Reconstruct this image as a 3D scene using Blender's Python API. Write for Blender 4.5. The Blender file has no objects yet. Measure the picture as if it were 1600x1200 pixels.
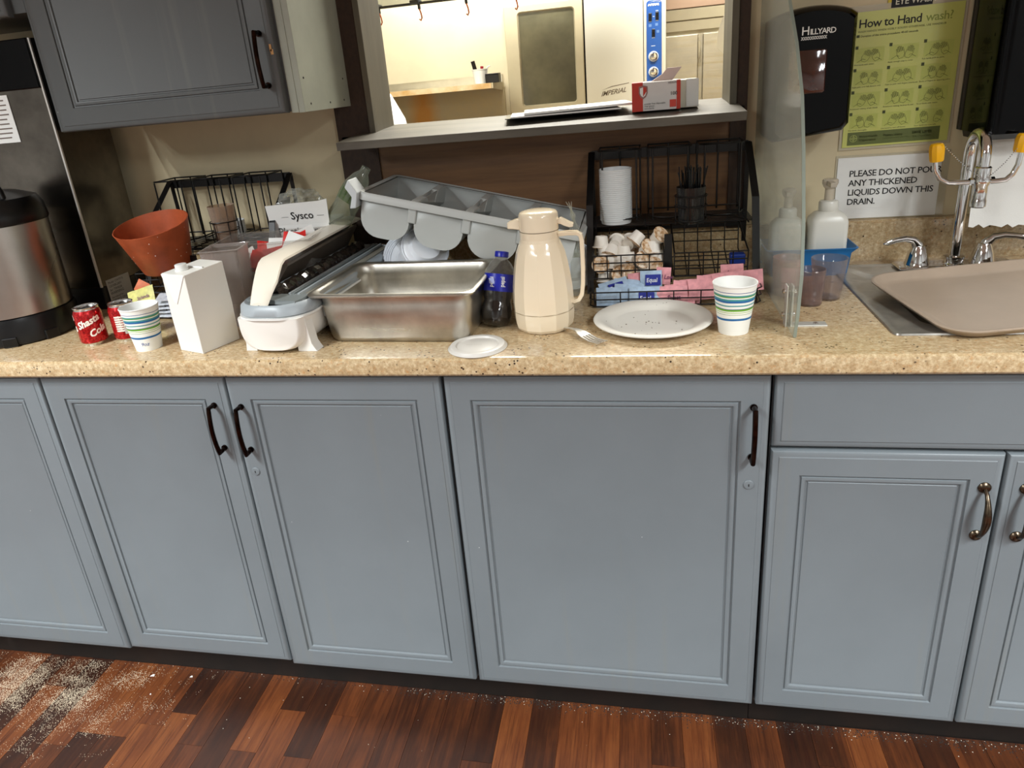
import bpy, bmesh, math, random
from math import sin, cos, pi, radians as rad
from mathutils import Vector, Matrix, Euler, noise as mnoise

# ------------------------------------------------------------------ camera, world, lights, exposure
SC = bpy.context.scene
COL = SC.collection
cd = bpy.data.cameras.new('camera'); cam = bpy.data.objects.new('camera', cd); COL.objects.link(cam)
YAW, PITCH, ROLL = 0.2249, 0.3643, -0.0929
fw = Vector((-sin(YAW)*cos(PITCH), cos(YAW)*cos(PITCH), -sin(PITCH)))
rt = Vector((cos(YAW), sin(YAW), 0)); up = rt.cross(fw)
r2 = cos(ROLL)*rt + sin(ROLL)*up; u2 = -sin(ROLL)*rt + cos(ROLL)*up
cam.matrix_world = Matrix(((r2.x, u2.x, -fw.x, 0.3738), (r2.y, u2.y, -fw.y, -1.1843), (r2.z, u2.z, -fw.z, 1.3852), (0, 0, 0, 1)))
cd.sensor_width = 36; cd.lens = 36*1098.9/1600
cd.shift_x = (800-766.19)/1600; cd.shift_y = (546.37-600)/1600
cd.clip_start = 0.02
SC.camera = cam
SC.view_settings.view_transform = 'Standard'; SC.view_settings.look = 'None'
SC.view_settings.gamma = 1; SC.view_settings.use_curve_mapping = False
SC.view_settings.exposure = 0.35
w = bpy.data.worlds.new('world'); SC.world = w; w.use_nodes = True
w.node_tree.nodes['Background'].inputs[0].default_value = (0.9, 0.95, 1, 1)
w.node_tree.nodes['Background'].inputs[1].default_value = 0.02

def area(name, loc, size, power, color=(1, 1, 1), rot=(0, 0, 0), sy=None, spread=180):
    l = bpy.data.lights.new(name, 'AREA'); l.energy = power; l.color = color; l.size = size
    if sy: l.shape = 'RECTANGLE'; l.size_y = sy
    l.spread = rad(spread)
    o = bpy.data.objects.new(name, l); o.location = loc; o.rotation_euler = rot; COL.objects.link(o); return o
DAY = (0.93, 0.98, 1.0)
# two louvred ceiling fixtures of the serving room just behind the camera (their louvres cut the light off sideways)
for (lx, ly, lz) in ((-1.45, -1.75, 2.56), (1.95, -1.75, 2.56)):
    for q in (-0.14, 0.14):
        area('louvred_tube_light', (lx+q, ly, lz), 0.06, 54, DAY, (0, 0, 0), 1.2, 128)
# two open tube fixtures farther back in the room
for (lx, ly, lz) in ((-2.1, -3.3, 2.56), (2.4, -3.3, 2.56)):
    for q in (-0.14, 0.14):
        area('tube_light', (lx+q, ly, lz), 0.05, 25, DAY, (0, 0, 0), 1.2)
# kitchen ceiling light and hood light
area('kitchen_ceiling_light', (0.2, 1.75, 2.52), 1.2, 78, (1, 0.965, 0.87), (0, 0, 0), 0.5)
area('kitchen_hood_light', (-0.55, 1.9, 1.82), 0.8, 7, (1, 0.95, 0.83), (rad(25), 0, 0), 0.15)

# ------------------------------------------------------------------ helpers
def lin(c):
    return tuple(((x/255)/12.92 if x/255 <= 0.04045 else ((x/255+0.055)/1.055)**2.4) for x in c[:3]) + (1,)

class NT:
    def __init__(s, m):
        m.use_nodes = True; s.t = m.node_tree; s.n = s.t.nodes; s.b = s.n['Principled BSDF']
    def new(s, ty, **kw):
        n = s.n.new(ty)
        for k, v in kw.items():
            if isinstance(v, tuple) and k == 'ins':
                pass
            elif hasattr(n, k): setattr(n, k, v)
            else: n.inputs[k].default_value = v
        return n
    def link(s, a, b): s.t.links.new(a, b)
    def coord(s, kind='Object', scale=(1, 1, 1), rot=(0, 0, 0)):
        tc = s.n.new('ShaderNodeTexCoord'); mp = s.n.new('ShaderNodeMapping')
        mp.inputs['Scale'].default_value = scale; mp.inputs['Rotation'].default_value = rot
        s.link(tc.outputs[kind], mp.inputs[0]); return mp.outputs[0]
    def noise(s, vec, scale, detail=3, rough=.5):
        n = s.n.new('ShaderNodeTexNoise'); n.inputs['Scale'].default_value = scale
        n.inputs['Detail'].default_value = detail; n.inputs['Roughness'].default_value = rough
        s.link(vec, n.inputs['Vector']); return n.outputs['Fac']
    def ramp(s, fac, stops, interp='LINEAR'):
        r = s.n.new('ShaderNodeValToRGB'); r.color_ramp.interpolation = interp
        e = r.color_ramp.elements
        while len(e) < len(stops): e.new(0.5)
        for k, (p, c) in enumerate(stops):
            e[k].position = p; e[k].color = c if len(c) == 4 and max(c) <= 1.0001 else lin(c)
        s.link(fac, r.inputs[0]); return r.outputs[0]
    def mix(s, fac, a, b, mode='MIX'):
        m = s.n.new('ShaderNodeMix'); m.data_type = 'RGBA'; m.blend_type = mode
        for idx, v in ((0, fac), (6, a), (7, b)):
            if hasattr(v, 'links'): s.link(v, m.inputs[idx])
            elif idx == 0: m.inputs[0].default_value = v
            else: m.inputs[idx].default_value = v if max(v) <= 1.0001 and len(v) == 4 else lin(v)
        return m.outputs[2]
    def math(s, op, a, b=None):
        m = s.n.new('ShaderNodeMath'); m.operation = op
        for i, v in enumerate((a, b)):
            if v is None: continue
            if hasattr(v, 'links'): s.link(v, m.inputs[i])
            else: m.inputs[i].default_value = v
        return m.outputs[0]
    def bump(s, h, strength=.2, dist=.002):
        b = s.n.new('ShaderNodeBump'); b.inputs['Strength'].default_value = strength
        b.inputs['Distance'].default_value = dist; s.link(h, b.inputs['Height']); s.link(b.outputs[0], s.b.inputs['Normal'])
    def base(s, c): s.link(c, s.b.inputs['Base Color'])
    def sep(s, vec):
        n = s.n.new('ShaderNodeSeparateXYZ'); s.link(vec, n.inputs[0]); return n.outputs

def mat(name, col, rough=.5, metal=0., spec=.5, coat=0., trans=0., ior=1.45, alpha=1., emit=0., var=0., vs=30., bump=0., bs=200., sss=0.):
    m = bpy.data.materials.new(name); N = NT(m); b = N.b
    b.inputs['Base Color'].default_value = lin(col); b.inputs['Roughness'].default_value = rough
    b.inputs['Metallic'].default_value = metal; b.inputs['Specular IOR Level'].default_value = spec
    b.inputs['Coat Weight'].default_value = coat; b.inputs['Coat Roughness'].default_value = .08
    b.inputs['Transmission Weight'].default_value = trans; b.inputs['IOR'].default_value = ior
    b.inputs['Alpha'].default_value = alpha
    if sss: b.inputs['Subsurface Weight'].default_value = sss; b.inputs['Subsurface Radius'].default_value = (.01, .01, .01)
    if emit: b.inputs['Emission Color'].default_value = lin(col); b.inputs['Emission Strength'].default_value = emit
    if var:
        v = N.noise(N.coord(), vs, 4, .6)
        c2 = tuple(max(0, x*(1-var)) for x in col)
        N.base(N.ramp(v, [(.3, lin(c2)), (.7, lin(tuple(min(255, x*(1+var*.5)) for x in col)))]))
    if bump:
        N.bump(N.noise(N.coord(), bs, 3), bump, .001)
    return m

def thin(name, tint, haze=.08, hazecol=(200, 196, 190), rough=.06):
    """thin clear plastic: straight-through view, sheen at grazing angles, a little haze"""
    m = bpy.data.materials.new(name); N = NT(m); out = N.n['Material Output']
    tr = N.n.new('ShaderNodeBsdfTransparent'); tr.inputs[0].default_value = lin(tint)
    df = N.n.new('ShaderNodeBsdfDiffuse'); df.inputs[0].default_value = lin(hazecol)
    gl = N.n.new('ShaderNodeBsdfGlossy'); gl.inputs['Roughness'].default_value = rough
    lw = N.n.new('ShaderNodeLayerWeight'); lw.inputs[0].default_value = .5
    f = N.math('ADD', N.math('MULTIPLY', lw.outputs['Facing'], haze*2.5), haze)
    m1 = N.n.new('ShaderNodeMixShader'); N.link(f, m1.inputs[0]); N.link(tr.outputs[0], m1.inputs[1]); N.link(df.outputs[0], m1.inputs[2])
    fc = N.math('ADD', N.math('MULTIPLY', N.math('POWER', lw.outputs['Facing'], 3.), .45), .035)
    m2 = N.n.new('ShaderNodeMixShader'); N.link(fc, m2.inputs[0]); N.link(m1.outputs[0], m2.inputs[1]); N.link(gl.outputs[0], m2.inputs[2])
    N.link(m2.outputs[0], out.inputs[0]); return m

class MB:
    """collects geometry in world coordinates; build() makes ONE mesh object"""
    def __init__(s): s.v = []; s.f = []; s.mi = []; s.cur = 0
    def add(s, vs, fs):
        o = len(s.v); s.v += [Vector(v) for v in vs]
        for f in fs: s.f.append([i+o for i in f]); s.mi.append(s.cur)
        return s
    def box(s, x0, x1, y0, y1, z0, z1):
        return s.add([(x0,y0,z0),(x1,y0,z0),(x1,y1,z0),(x0,y1,z0),(x0,y0,z1),(x1,y0,z1),(x1,y1,z1),(x0,y1,z1)],
                     [(0,3,2,1),(4,5,6,7),(0,1,5,4),(1,2,6,5),(2,3,7,6),(3,0,4,7)])
    def obox(s, c, size, M=None):
        n = len(s.v); x, y, z = (q/2 for q in size); s.box(-x, x, -y, y, -z, z)
        T = Matrix.Translation(c) @ (M.to_4x4() if M else Matrix())
        for i in range(n, len(s.v)): s.v[i] = T @ s.v[i]
        return s
    def prism(s, poly, axis, a, b):
        def P(p, t):
            return {'x': (t, p[0], p[1]), 'y': (p[0], t, p[1]), 'z': (p[0], p[1], t)}[axis]
        n = len(poly)
        return s.add([P(p, a) for p in poly]+[P(p, b) for p in poly],
                     [tuple(range(n))[::-1], tuple(range(n, 2*n))]+[(i, (i+1) % n, n+(i+1) % n, n+i) for i in range(n)])
    def tube(s, pts, r, n=8, closed=False, r2=None, flat=1.):
        pts = [Vector(p) for p in pts]; m = len(pts); rings = []
        up0 = None
        for i, p in enumerate(pts):
            if closed: t = pts[(i+1) % m]-pts[(i-1) % m]
            else: t = pts[min(i+1, m-1)]-pts[max(i-1, 0)]
            if t.length < 1e-9: t = Vector((0, 0, 1))
            t.normalize()
            if up0 is None:
                up0 = Vector((0, 0, 1)) if abs(t.z) < .9 else Vector((0, 1, 0))
            a = t.cross(up0)
            if a.length < 1e-5: a = t.orthogonal()
            a.normalize(); b = a.cross(t).normalized(); up0 = b
            rr = r[i] if isinstance(r, (list, tuple)) else r
            rings.append([p+a*rr*cos(2*pi*k/n)+b*rr*flat*sin(2*pi*k/n) for k in range(n)])
        vs = [v for q in rings for v in q]; fs = []
        for i in range(m if closed else m-1):
            j = (i+1) % m
            for k in range(n):
                fs.append((i*n+k, i*n+(k+1) % n, j*n+(k+1) % n, j*n+k))
        if not closed: fs += [tuple(range(n))[::-1], tuple(range((m-1)*n, m*n))]
        return s.add(vs, fs)
    def lathe(s, prof, n=32, c=(0, 0, 0), M=None, wob=None, a0=0.):
        c = Vector(c); vs = []; idx = []; fs = []
        for (r, z) in prof:
            if r < 1e-6:
                idx.append([len(vs)]*n); vs.append(Vector((0, 0, z)))
            else:
                idx.append(list(range(len(vs), len(vs)+n)))
                for k in range(n):
                    a = a0+2*pi*k/n; q = r*(wob(a, z) if wob else 1); vs.append(Vector((q*cos(a), q*sin(a), z)))
        for i in range(len(prof)-1):
            for k in range(n):
                a, b, cc, d = idx[i][k], idx[i][(k+1) % n], idx[i+1][(k+1) % n], idx[i+1][k]
                f = []
                for q in (a, b, cc, d):
                    if q not in f: f.append(q)
                if len(f) > 2: fs.append(tuple(f))
        T = Matrix.Translation(c) @ (M.to_4x4() if M else Matrix())
        return s.add([T @ v for v in vs], fs)
    def xf(s, M, start=0):
        for i in range(start, len(s.v)): s.v[i] = M @ s.v[i]
        return s
    def build(s, name, m, parent=None, smooth=True, bevel=0, ang=38, seg=2, local=False):
        me = bpy.data.meshes.new(name)
        inv = Matrix() if local or parent is None else wm(parent).inverted()
        me.from_pydata([tuple(inv @ v) for v in s.v], [], s.f)
        ms = m if isinstance(m, (list, tuple)) else [m]
        for q in ms: me.materials.append(q)
        if len(ms) > 1: me.polygons.foreach_set('material_index', s.mi)
        b = bmesh.new(); b.from_mesh(me); bmesh.ops.recalc_face_normals(b, faces=b.faces); b.to_mesh(me); b.free()
        if smooth:
            me.polygons.foreach_set('use_smooth', [True]*len(me.polygons)); me.set_sharp_from_angle(angle=rad(ang))
        o = bpy.data.objects.new(name, me); COL.objects.link(o)
        if parent: o.parent = parent
        if bevel:
            bv = o.modifiers.new('bevel', 'BEVEL'); bv.width = bevel; bv.segments = seg; bv.limit_method = 'ANGLE'; bv.angle_limit = rad(40)
            bv.harden_normals = False
        return o

def wm(o):
    M = o.matrix_basis.copy()
    while o.parent: o = o.parent; M = o.matrix_basis @ M
    return M
def tag(o, label=None, cat=None, group=None, kind=None):
    if label: o['label'] = label
    if cat: o['category'] = cat
    if group: o['group'] = group
    if kind: o['kind'] = kind
    return o
def thing(name, label, cat, loc=(0, 0, 0), rot=(0, 0, 0), group=None):
    o = bpy.data.objects.new(name, None); o.empty_display_size = .03; COL.objects.link(o)
    o.location = loc; o.rotation_euler = rot
    return tag(o, label, cat, group)
def dup(root, loc, rot=(0, 0, 0), label=None, group=None, scale=None):
    r = root.copy(); COL.objects.link(r); r.location = loc; r.rotation_euler = rot
    if scale: r.scale = scale
    if label: r['label'] = label
    if group: r['group'] = group
    for ch in list(root.children):
        c = ch.copy(); COL.objects.link(c); c.parent = r
        for g in list(ch.children):
            d = g.copy(); COL.objects.link(d); d.parent = c
    return r
def struct(o): o['kind'] = 'structure'; return o

def text(name, body, size, m, f, parent, shear=0., align='LEFT', spacing=1., bold=0., ext=0., sub=0):
    """flat lettering: f maps (x,y,h) in text metres to world"""
    cu = bpy.data.curves.new(name, 'FONT'); cu.body = body; cu.size = size; cu.shear = shear
    cu.align_x = align; cu.resolution_u = 2; cu.space_character = spacing; cu.offset = bold; cu.space_line = 1.0
    t = bpy.data.objects.new('tmp', cu); COL.objects.link(t); bpy.context.view_layer.update()
    dg = bpy.context.evaluated_depsgraph_get(); me = bpy.data.meshes.new_from_object(t.evaluated_get(dg))
    bpy.data.objects.remove(t); bpy.data.curves.remove(cu)
    if sub:
        b = bmesh.new(); b.from_mesh(me); bmesh.ops.triangulate(b, faces=b.faces)
        bmesh.ops.subdivide_edges(b, edges=[e for e in b.edges if e.calc_length() > sub], cuts=2, use_grid_fill=False); b.to_mesh(me); b.free()
    inv = wm(parent).inverted() if parent else Matrix()
    for v in me.vertices: v.co = inv @ Vector(f(v.co.x, v.co.y))
    me.name = name; me.materials.clear(); me.materials.append(m)
    o = bpy.data.objects.new(name, me); COL.objects.link(o)
    if parent: o.parent = parent
    return o
def plane_f(origin, ux, uy, h=0.0006):
    o, a, b = Vector(origin), Vector(ux).normalized(), Vector(uy).normalized(); n = a.cross(b)
    return lambda x, y: o+a*x+b*y+n*h
RZ = lambda a: Matrix.Rotation(a, 3, 'Z')
RX = lambda a: Matrix.Rotation(a, 3, 'X')
RY = lambda a: Matrix.Rotation(a, 3, 'Y')
def rrect(x0, x1, y0, y1, r, n=5):
    out = []
    for (cx, cy, a0) in ((x1-r, y1-r, 0), (x0+r, y1-r, 90), (x0+r, y0+r, 180), (x1-r, y0+r, 270)):
        for k in range(n+1):
            a = rad(a0+90*k/n); out.append((cx+r*cos(a), cy+r*sin(a)))
    return out
def loft(mb, loops, cap0=True, cap1=True):
    n = len(loops[0]); vs = [v for l in loops for v in l]; fs = []
    for i in range(len(loops)-1):
        for k in range(n): fs.append((i*n+k, i*n+(k+1) % n, (i+1)*n+(k+1) % n, (i+1)*n+k))
    if cap0: fs.append(tuple(range(n))[::-1])
    if cap1: fs.append(tuple(range((len(loops)-1)*n, len(loops)*n)))
    return mb.add(vs, fs)
def arc(cx, cy, r, a0, a1, n=8):
    return [(cx+r*cos(rad(a0+(a1-a0)*k/n)), cy+r*sin(rad(a0+(a1-a0)*k/n))) for k in range(n+1)]
CT = 0.915
R = random.Random(7)

# ------------------------------------------------------------------ materials
def m_cabinet(name, col):
    m = bpy.data.materials.new(name); N = NT(m)
    co = N.coord('Object')
    v1 = N.noise(co, 3, 4, .6)
    drip = N.noise(N.coord('Object', (28, 28, 1.2)), 1.0, 3, .6)
    c = N.ramp(v1, [(.3, lin(tuple(x*.95 for x in col))), (.7, lin(col))])
    c = N.mix(N.ramp(drip, [(.60, (0, 0, 0, 1)), (.72, (.22, .22, .22, 1))]), c, lin((118, 117, 108)))
    vo = N.n.new('ShaderNodeTexVoronoi'); vo.inputs['Scale'].default_value = 13; N.link(co, vo.inputs['Vector'])
    c = N.mix(N.ramp(vo.outputs['Distance'], [(.010, (.8, .8, .8, 1)), (.017, (0, 0, 0, 1))]), c, lin((215, 218, 216)))
    N.base(c); N.b.inputs['Roughness'].default_value = .42
    N.bump(N.noise(co, 420, 3), .12, .0006)
    return m
M_cab = m_cabinet('painted_blue_grey', (111, 118, 122))
M_cab_up = m_cabinet('grey_shaded_upper', (84, 87, 87))  # more neutral than the lower paint; dimmer light up here is darkened into the colour
M_side = mat('painted_sage_side', (158, 162, 148), .5, var=.06, vs=8, bump=.08)
M_dark = mat('dark_gap', (12, 11, 10), .8)
M_kick = mat('kick_board', (24, 17, 12), .6, var=.25, vs=20)
M_bronze = mat('bronze', (44, 28, 22), .22, 1., var=.5, vs=60)
M_copper = mat('copper_edge', (190, 120, 85), .25, 1.)
M_brass = mat('antique_nickel', (96, 84, 70), .28, 1., var=.3, vs=80)
def m_lam():
    m = bpy.data.materials.new('speckled_laminate'); N = NT(m); co = N.coord('Object')
    a = N.noise(N.coord('Object', (1, 1.6, 1)), 110, 8, .75); s1 = N.noise(N.coord('Object', (1, 1, 1), (.3, .2, .1)), 260, 3, .6)
    b = N.noise(N.coord('Object', (1, 1, 1), (.6, .1, .4)), 130, 6, .75)
    c = N.ramp(a, [(.3, lin((148, 120, 84))), (.5, lin((186, 162, 124))), (.68, lin((216, 198, 164)))])
    c = N.mix(N.ramp(b, [(.55, (0, 0, 0, 1)), (.68, (.7, .7, .7, 1))]), c, lin((190, 136, 78)))
    c = N.mix(N.ramp(s1, [(.27, (.75, .75, .75, 1)), (.36, (0, 0, 0, 1))]), c, lin((96, 66, 40)))
    vo = N.n.new('ShaderNodeTexVoronoi'); vo.inputs['Scale'].default_value = 105; N.link(co, vo.inputs['Vector'])
    k = N.math('MULTIPLY', N.ramp(vo.outputs['Distance'], [(.16, (1, 1, 1, 1)), (.24, (0, 0, 0, 1))]), N.ramp(N.noise(co, 24, 4), [(.5, (0, 0, 0, 1)), (.58, (1, 1, 1, 1))]))
    c = N.mix(k, c, lin((52, 36, 26)))
    N.base(c); N.b.inputs['Roughness'].default_value = .22; N.b.inputs['Coat Weight'].default_value = .3; N.b.inputs['Coat Roughness'].default_value = .12
    N.bump(s1, .05, .0005)
    return m
M_lam = m_lam()
M_wall = mat('cream_wall', (212, 197, 162), .6, var=.05, vs=4, bump=.05)
def m_wood(name, c1, c2, sc=(1.5, 30, 30), rough=.5, bump=.15):
    m = bpy.data.materials.new(name); N = NT(m); co = N.coord('Object', sc)
    a = N.noise(co, 1.6, 6, .65)
    N.base(N.ramp(a, [(.3, lin(c1)), (.7, lin(c2))])); N.b.inputs['Roughness'].default_value = rough
    N.bump(a, bump, .001); return m
M_panel = m_wood('brown_wood_panel', (88, 58, 32), (124, 88, 52), rough=.5)
M_post = m_wood('dark_rough_post', (42, 29, 20), (62, 43, 29), (60, 60, 40), .7, .5)
M_jamb = m_wood('grey_painted_wood', (82, 77, 64), (104, 98, 82), (14, 14, 2), .55)
M_sill = m_wood('grey_sill', (76, 71, 62), (104, 98, 86), (2, 12, 12), .5)
def m_floor():
    m = bpy.data.materials.new('strip_laminate_floor'); N = NT(m)
    oi = N.n.new('ShaderNodeObjectInfo')
    tc = N.n.new('ShaderNodeTexCoord'); vm = N.n.new('ShaderNodeVectorMath'); vm.operation = 'ADD'
    mul = N.n.new('ShaderNodeVectorMath'); mul.operation = 'SCALE'; mul.inputs[0].default_value = (13, 7, 3)
    N.link(oi.outputs['Random'], mul.inputs['Scale']); N.link(tc.outputs['Object'], vm.inputs[0]); N.link(mul.outputs[0], vm.inputs[1])
    def mp(sc):
        q = N.n.new('ShaderNodeMapping'); q.inputs['Scale'].default_value = sc; N.link(vm.outputs[0], q.inputs[0]); return q.outputs[0]
    g = N.noise(mp((42, 2.4, 1)), 1.5, 7, .7); g2 = N.noise(mp((150, 5, 1)), 1.5, 4, .6); k = N.noise(mp((9, 4, 1)), 1.3, 5, .6)
    fac = N.math('ADD', N.math('MULTIPLY', oi.outputs['Random'], .34), N.math('ADD', N.math('MULTIPLY', g, .50), N.math('MULTIPLY', k, .40)))
    c = N.ramp(fac, [(.34, lin((30, 16, 11))), (.52, lin((54, 28, 15))), (.70, lin((90, 47, 23))), (.95, lin((124, 72, 36)))])
    c = N.mix(N.ramp(g2, [(.3, (.6, .6, .6, 1)), (.5, (0, 0, 0, 1))]), c, lin((40, 16, 10)))
    N.base(c); N.b.inputs['Roughness'].default_value = .38; N.bump(g2, .12, .0005); return m
M_floor = m_floor()
M_sub = mat('underlay', (30, 18, 12), .8)
def m_steel(name, col=(190, 186, 176), rough=.28, sc=(2, 2, 200), bump=.04, dirt=.25):
    m = bpy.data.materials.new(name); N = NT(m); a = N.noise(N.coord('Object', sc), 1.5, 3)
    v = N.noise(N.coord(), 9, 5, .6)
    N.base(N.ramp(v, [(.3, lin(tuple(x*(1-dirt) for x in col))), (.65, lin(col))]))
    N.b.inputs['Metallic'].default_value = 1; 
    N.link(N.ramp(a, [(.3, (rough*.8,)*3+(1,)), (.7, (min(1, rough*1.4),)*3+(1,))]), N.b.inputs['Roughness'])
    N.bump(a, bump, .0005); return m
M_steel = m_steel('brushed_steel'); M_pan = m_steel('pan_steel', (200, 195, 184), .33, (3, 3, 30), .03)
M_brew = m_steel('brewer_steel', (120, 114, 106), .2, (1, 1, 1), 0)
M_urn = m_steel('urn_steel', (186, 182, 175), .27, (1, 1, 1), 0, .06)
M_cut = mat('cutlery_steel', (214, 212, 206), .3, .8)
M_chrome = mat('chrome', (225, 225, 225), .06, 1.)
M_black = mat('black_plastic', (14, 14, 15), .3, var=.3, vs=15)
M_blackg = mat('gloss_black', (5, 5, 6), .06, spec=.16)
M_wire = mat('black_wire', (14, 13, 13), .35)
M_white = mat('white_paper', (232, 232, 228), .6)
M_whitep = mat('white_plastic', (226, 226, 222), .3)
M_greyp = mat('grey_plastic', (176, 181, 182), .38, var=.05, vs=12)
M_ivory = mat('ivory_plastic', (232, 216, 188), .16, coat=.3, sss=.05)
M_ivory2 = mat('ivory_seam', (170, 150, 120), .4)
M_terra = mat('terracotta_plastic', (176, 84, 48), .45, var=.12, vs=25)
M_tray = mat('taupe_tray', (170, 152, 134), .3, var=.04, vs=10)
M_blue = mat('blue_plastic', (22, 108, 172), .35)
M_ink = mat('black_ink', (18, 18, 18), .6)
M_ink2 = mat('grey_ink', (70, 78, 40), .6)
M_glass = thin('clear_plastic', (242, 240, 238), .07)
M_glasst = thin('rose_plastic', (232, 220, 216), .07, (196, 176, 172))
M_pink = thin('pink_tint_plastic', (232, 200, 196), .25, (206, 150, 146))

# ------------------------------------------------------------------ setting: room shell
X0, X1, YB = -3.6, 3.8, -4.6
fl = MB().box(X0, X1, YB, 0.66, -.03, -.004).build('floor', M_sub, smooth=False); struct(fl)
# floor strips, each its own piece, running away from the camera
sw, th = 0.068, rad(1.5)
proto = {}
nst = 0
x = -1.72; col_i = 0
while x < 1.75:
    y = .0615; first = True
    while y > -1.0:
        L = .18+.40*R.random() if not first else .06+.4*R.random()
        L = round(L/.04)*.04+.02; key = L
        if key not in proto:
            mb = MB().box(0, sw-.0007, -L+.0006, 0, -.004, 0); mb.v = [Vector(v) for v in mb.v]
            o = mb.build('plank', M_floor, None, smooth=False, local=True); o.modifiers.clear(); proto[key] = o.data
            bpy.data.objects.remove(o)
        if nst < 300:
            o = bpy.data.objects.new('plank', proto[key]); COL.objects.link(o); o.parent = fl
            o.location = (x-(y)*sin(-th)*0, y, R.uniform(0, .0002)); o.rotation_euler = (0, 0, 0); nst += 1
        y -= L; first = False
    x += sw; col_i += 1
st = MB()
for (a, b, c, d) in ((X0, -1.72, YB, .062), (x, X1, YB, .062), (-1.72, x, YB, -1.45)):
    st.box(a, b, c, d, -.004, 0)
o = st.build('floor_margin', M_floor, fl, smooth=False)

WY = 0.585
OX0, OX1, OZ0, OZ1, WT = -.268, .579, 1.272, 2.0, .115
wb = MB().box(X0, OX0, WY, WY+WT, 0, 2.6).box(OX1, X1, WY, WY+WT, 0, 2.6).box(OX0, OX1, WY, WY+WT, 0, OZ0).box(OX0, OX1, WY, WY+WT, OZ1, 2.6)
struct(wb.build('wall_back', M_wall, smooth=False))
M_wallr = mat('room_wall', (186, 188, 186), .7)
struct(MB().box(X0-.1, X0, YB, 3.7, 0, 2.6).build('wall_left', M_wallr, smooth=False))
struct(MB().box(X1, X1+.1, YB, 3.7, 0, 2.6).build('wall_right', M_wallr, smooth=False))
struct(MB().box(X0, X1, YB-.1, YB, 0, 2.6).build('wall_front', M_wallr, smooth=False))
struct(MB().box(X0-.1, X1+.1, YB-.1, 3.8, 2.6, 2.7).build('ceiling', mat('ceiling_white', (214, 212, 204), .8), smooth=False))
M_kwall = mat('kitchen_cream_wall', (232, 222, 194), .55, var=.03, vs=6)
struct(MB().box(X0, X1, 3.7, 3.8, 0, 2.6).build('wall_kitchen', M_kwall, smooth=False))
struct(MB().box(X0, -.262, 2.62, 2.72, 0, 2.6).build('wall_kitchen_partition', M_kwall, smooth=False))
struct(MB().box(X0, X1, .66, 3.8, -.03, 0).build('floor_kitchen', mat('kitchen_tile', (120, 72, 56), .4), smooth=False))

# pass-through window: posts, jambs, header, sill
struct(MB().box(-.369, OX0, WY-.022, WY, CT, 2.35).build('trim_1', M_post, smooth=False, bevel=.001))
struct(MB().box(OX1, .615, WY-.022, WY, CT, 2.35).build('trim_2', M_post, smooth=False, bevel=.001))
struct(MB().box(OX0, OX1, WY-.016, WY-.0005, 1.0, OZ0).build('trim_3', M_panel, smooth=False))
struct(MB().box(OX0-.012, OX0+.003, WY-.028, WY+WT+.006, OZ0+.016, OZ1).build('trim_4', M_jamb, smooth=False, bevel=.001))
struct(MB().box(OX1-.003, OX1+.012, WY-.028, WY+WT+.012, OZ0+.016, OZ1).build('trim_5', M_jamb, smooth=False, bevel=.001))
struct(MB().box(OX0-.1, OX1+.1, WY-.03, WY+WT+.012, OZ1-.016, OZ1+.1).build('trim_6', M_post, smooth=False, bevel=.001))
sl = MB().prism([(.42, 1.262), (WY+WT+.03, 1.262), (WY+WT+.03, 1.296), (.62, 1.2925), (.42, 1.2805)], 'x', -.316, .596)
sl.prism([(WY-.022, 1.262), (WY+WT+.03, 1.262), (WY+WT+.03, 1.2845), (WY-.022, 1.2845)], 'x', -.36, .61)
SILL = tag(sl.build('serving_sill', M_sill, smooth=False, bevel=.0012), 'grey painted wooden sill shelf jutting out below the serving window', 'shelf')
for k, (sx) in enumerate((-.30, -.285, -.27)):
    pass

# ------------------------------------------------------------------ worktop and backsplash
HX0, HX1, HY0, HY1 = .85, 1.33, .085, .40
nose = [(.57, .877), (-.012, .877), (-.0215, .879), (-.0245, .883), (-.025, .890), (-.025, .905), (-.0235, .910), (-.019, .9138), (-.012, CT), (.57, CT)]
wt = MB().prism(nose, 'x', -1.75, HX0)
nf = [(p if p[0] < .5 else (HY0, p[1])) for p in nose]
wt.prism(nf, 'x', HX0, HX1).box(HX0, HX1, HY1, .57, .877, CT).prism(nose, 'x', HX1, 2.0)
WTOP = tag(wt.build('worktop', M_lam, bevel=0, ang=25), 'long speckled tan laminate worktop running over the base cabinets', 'worktop')
bs = MB().prism([(.562, CT+.0002), (WY-.001, CT), (WY-.001, 1.01), (.566, 1.01), (.562, 1.006)], 'x', -1.75, 2.0).build('trim_8', M_lam, smooth=False); struct(bs)

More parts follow.
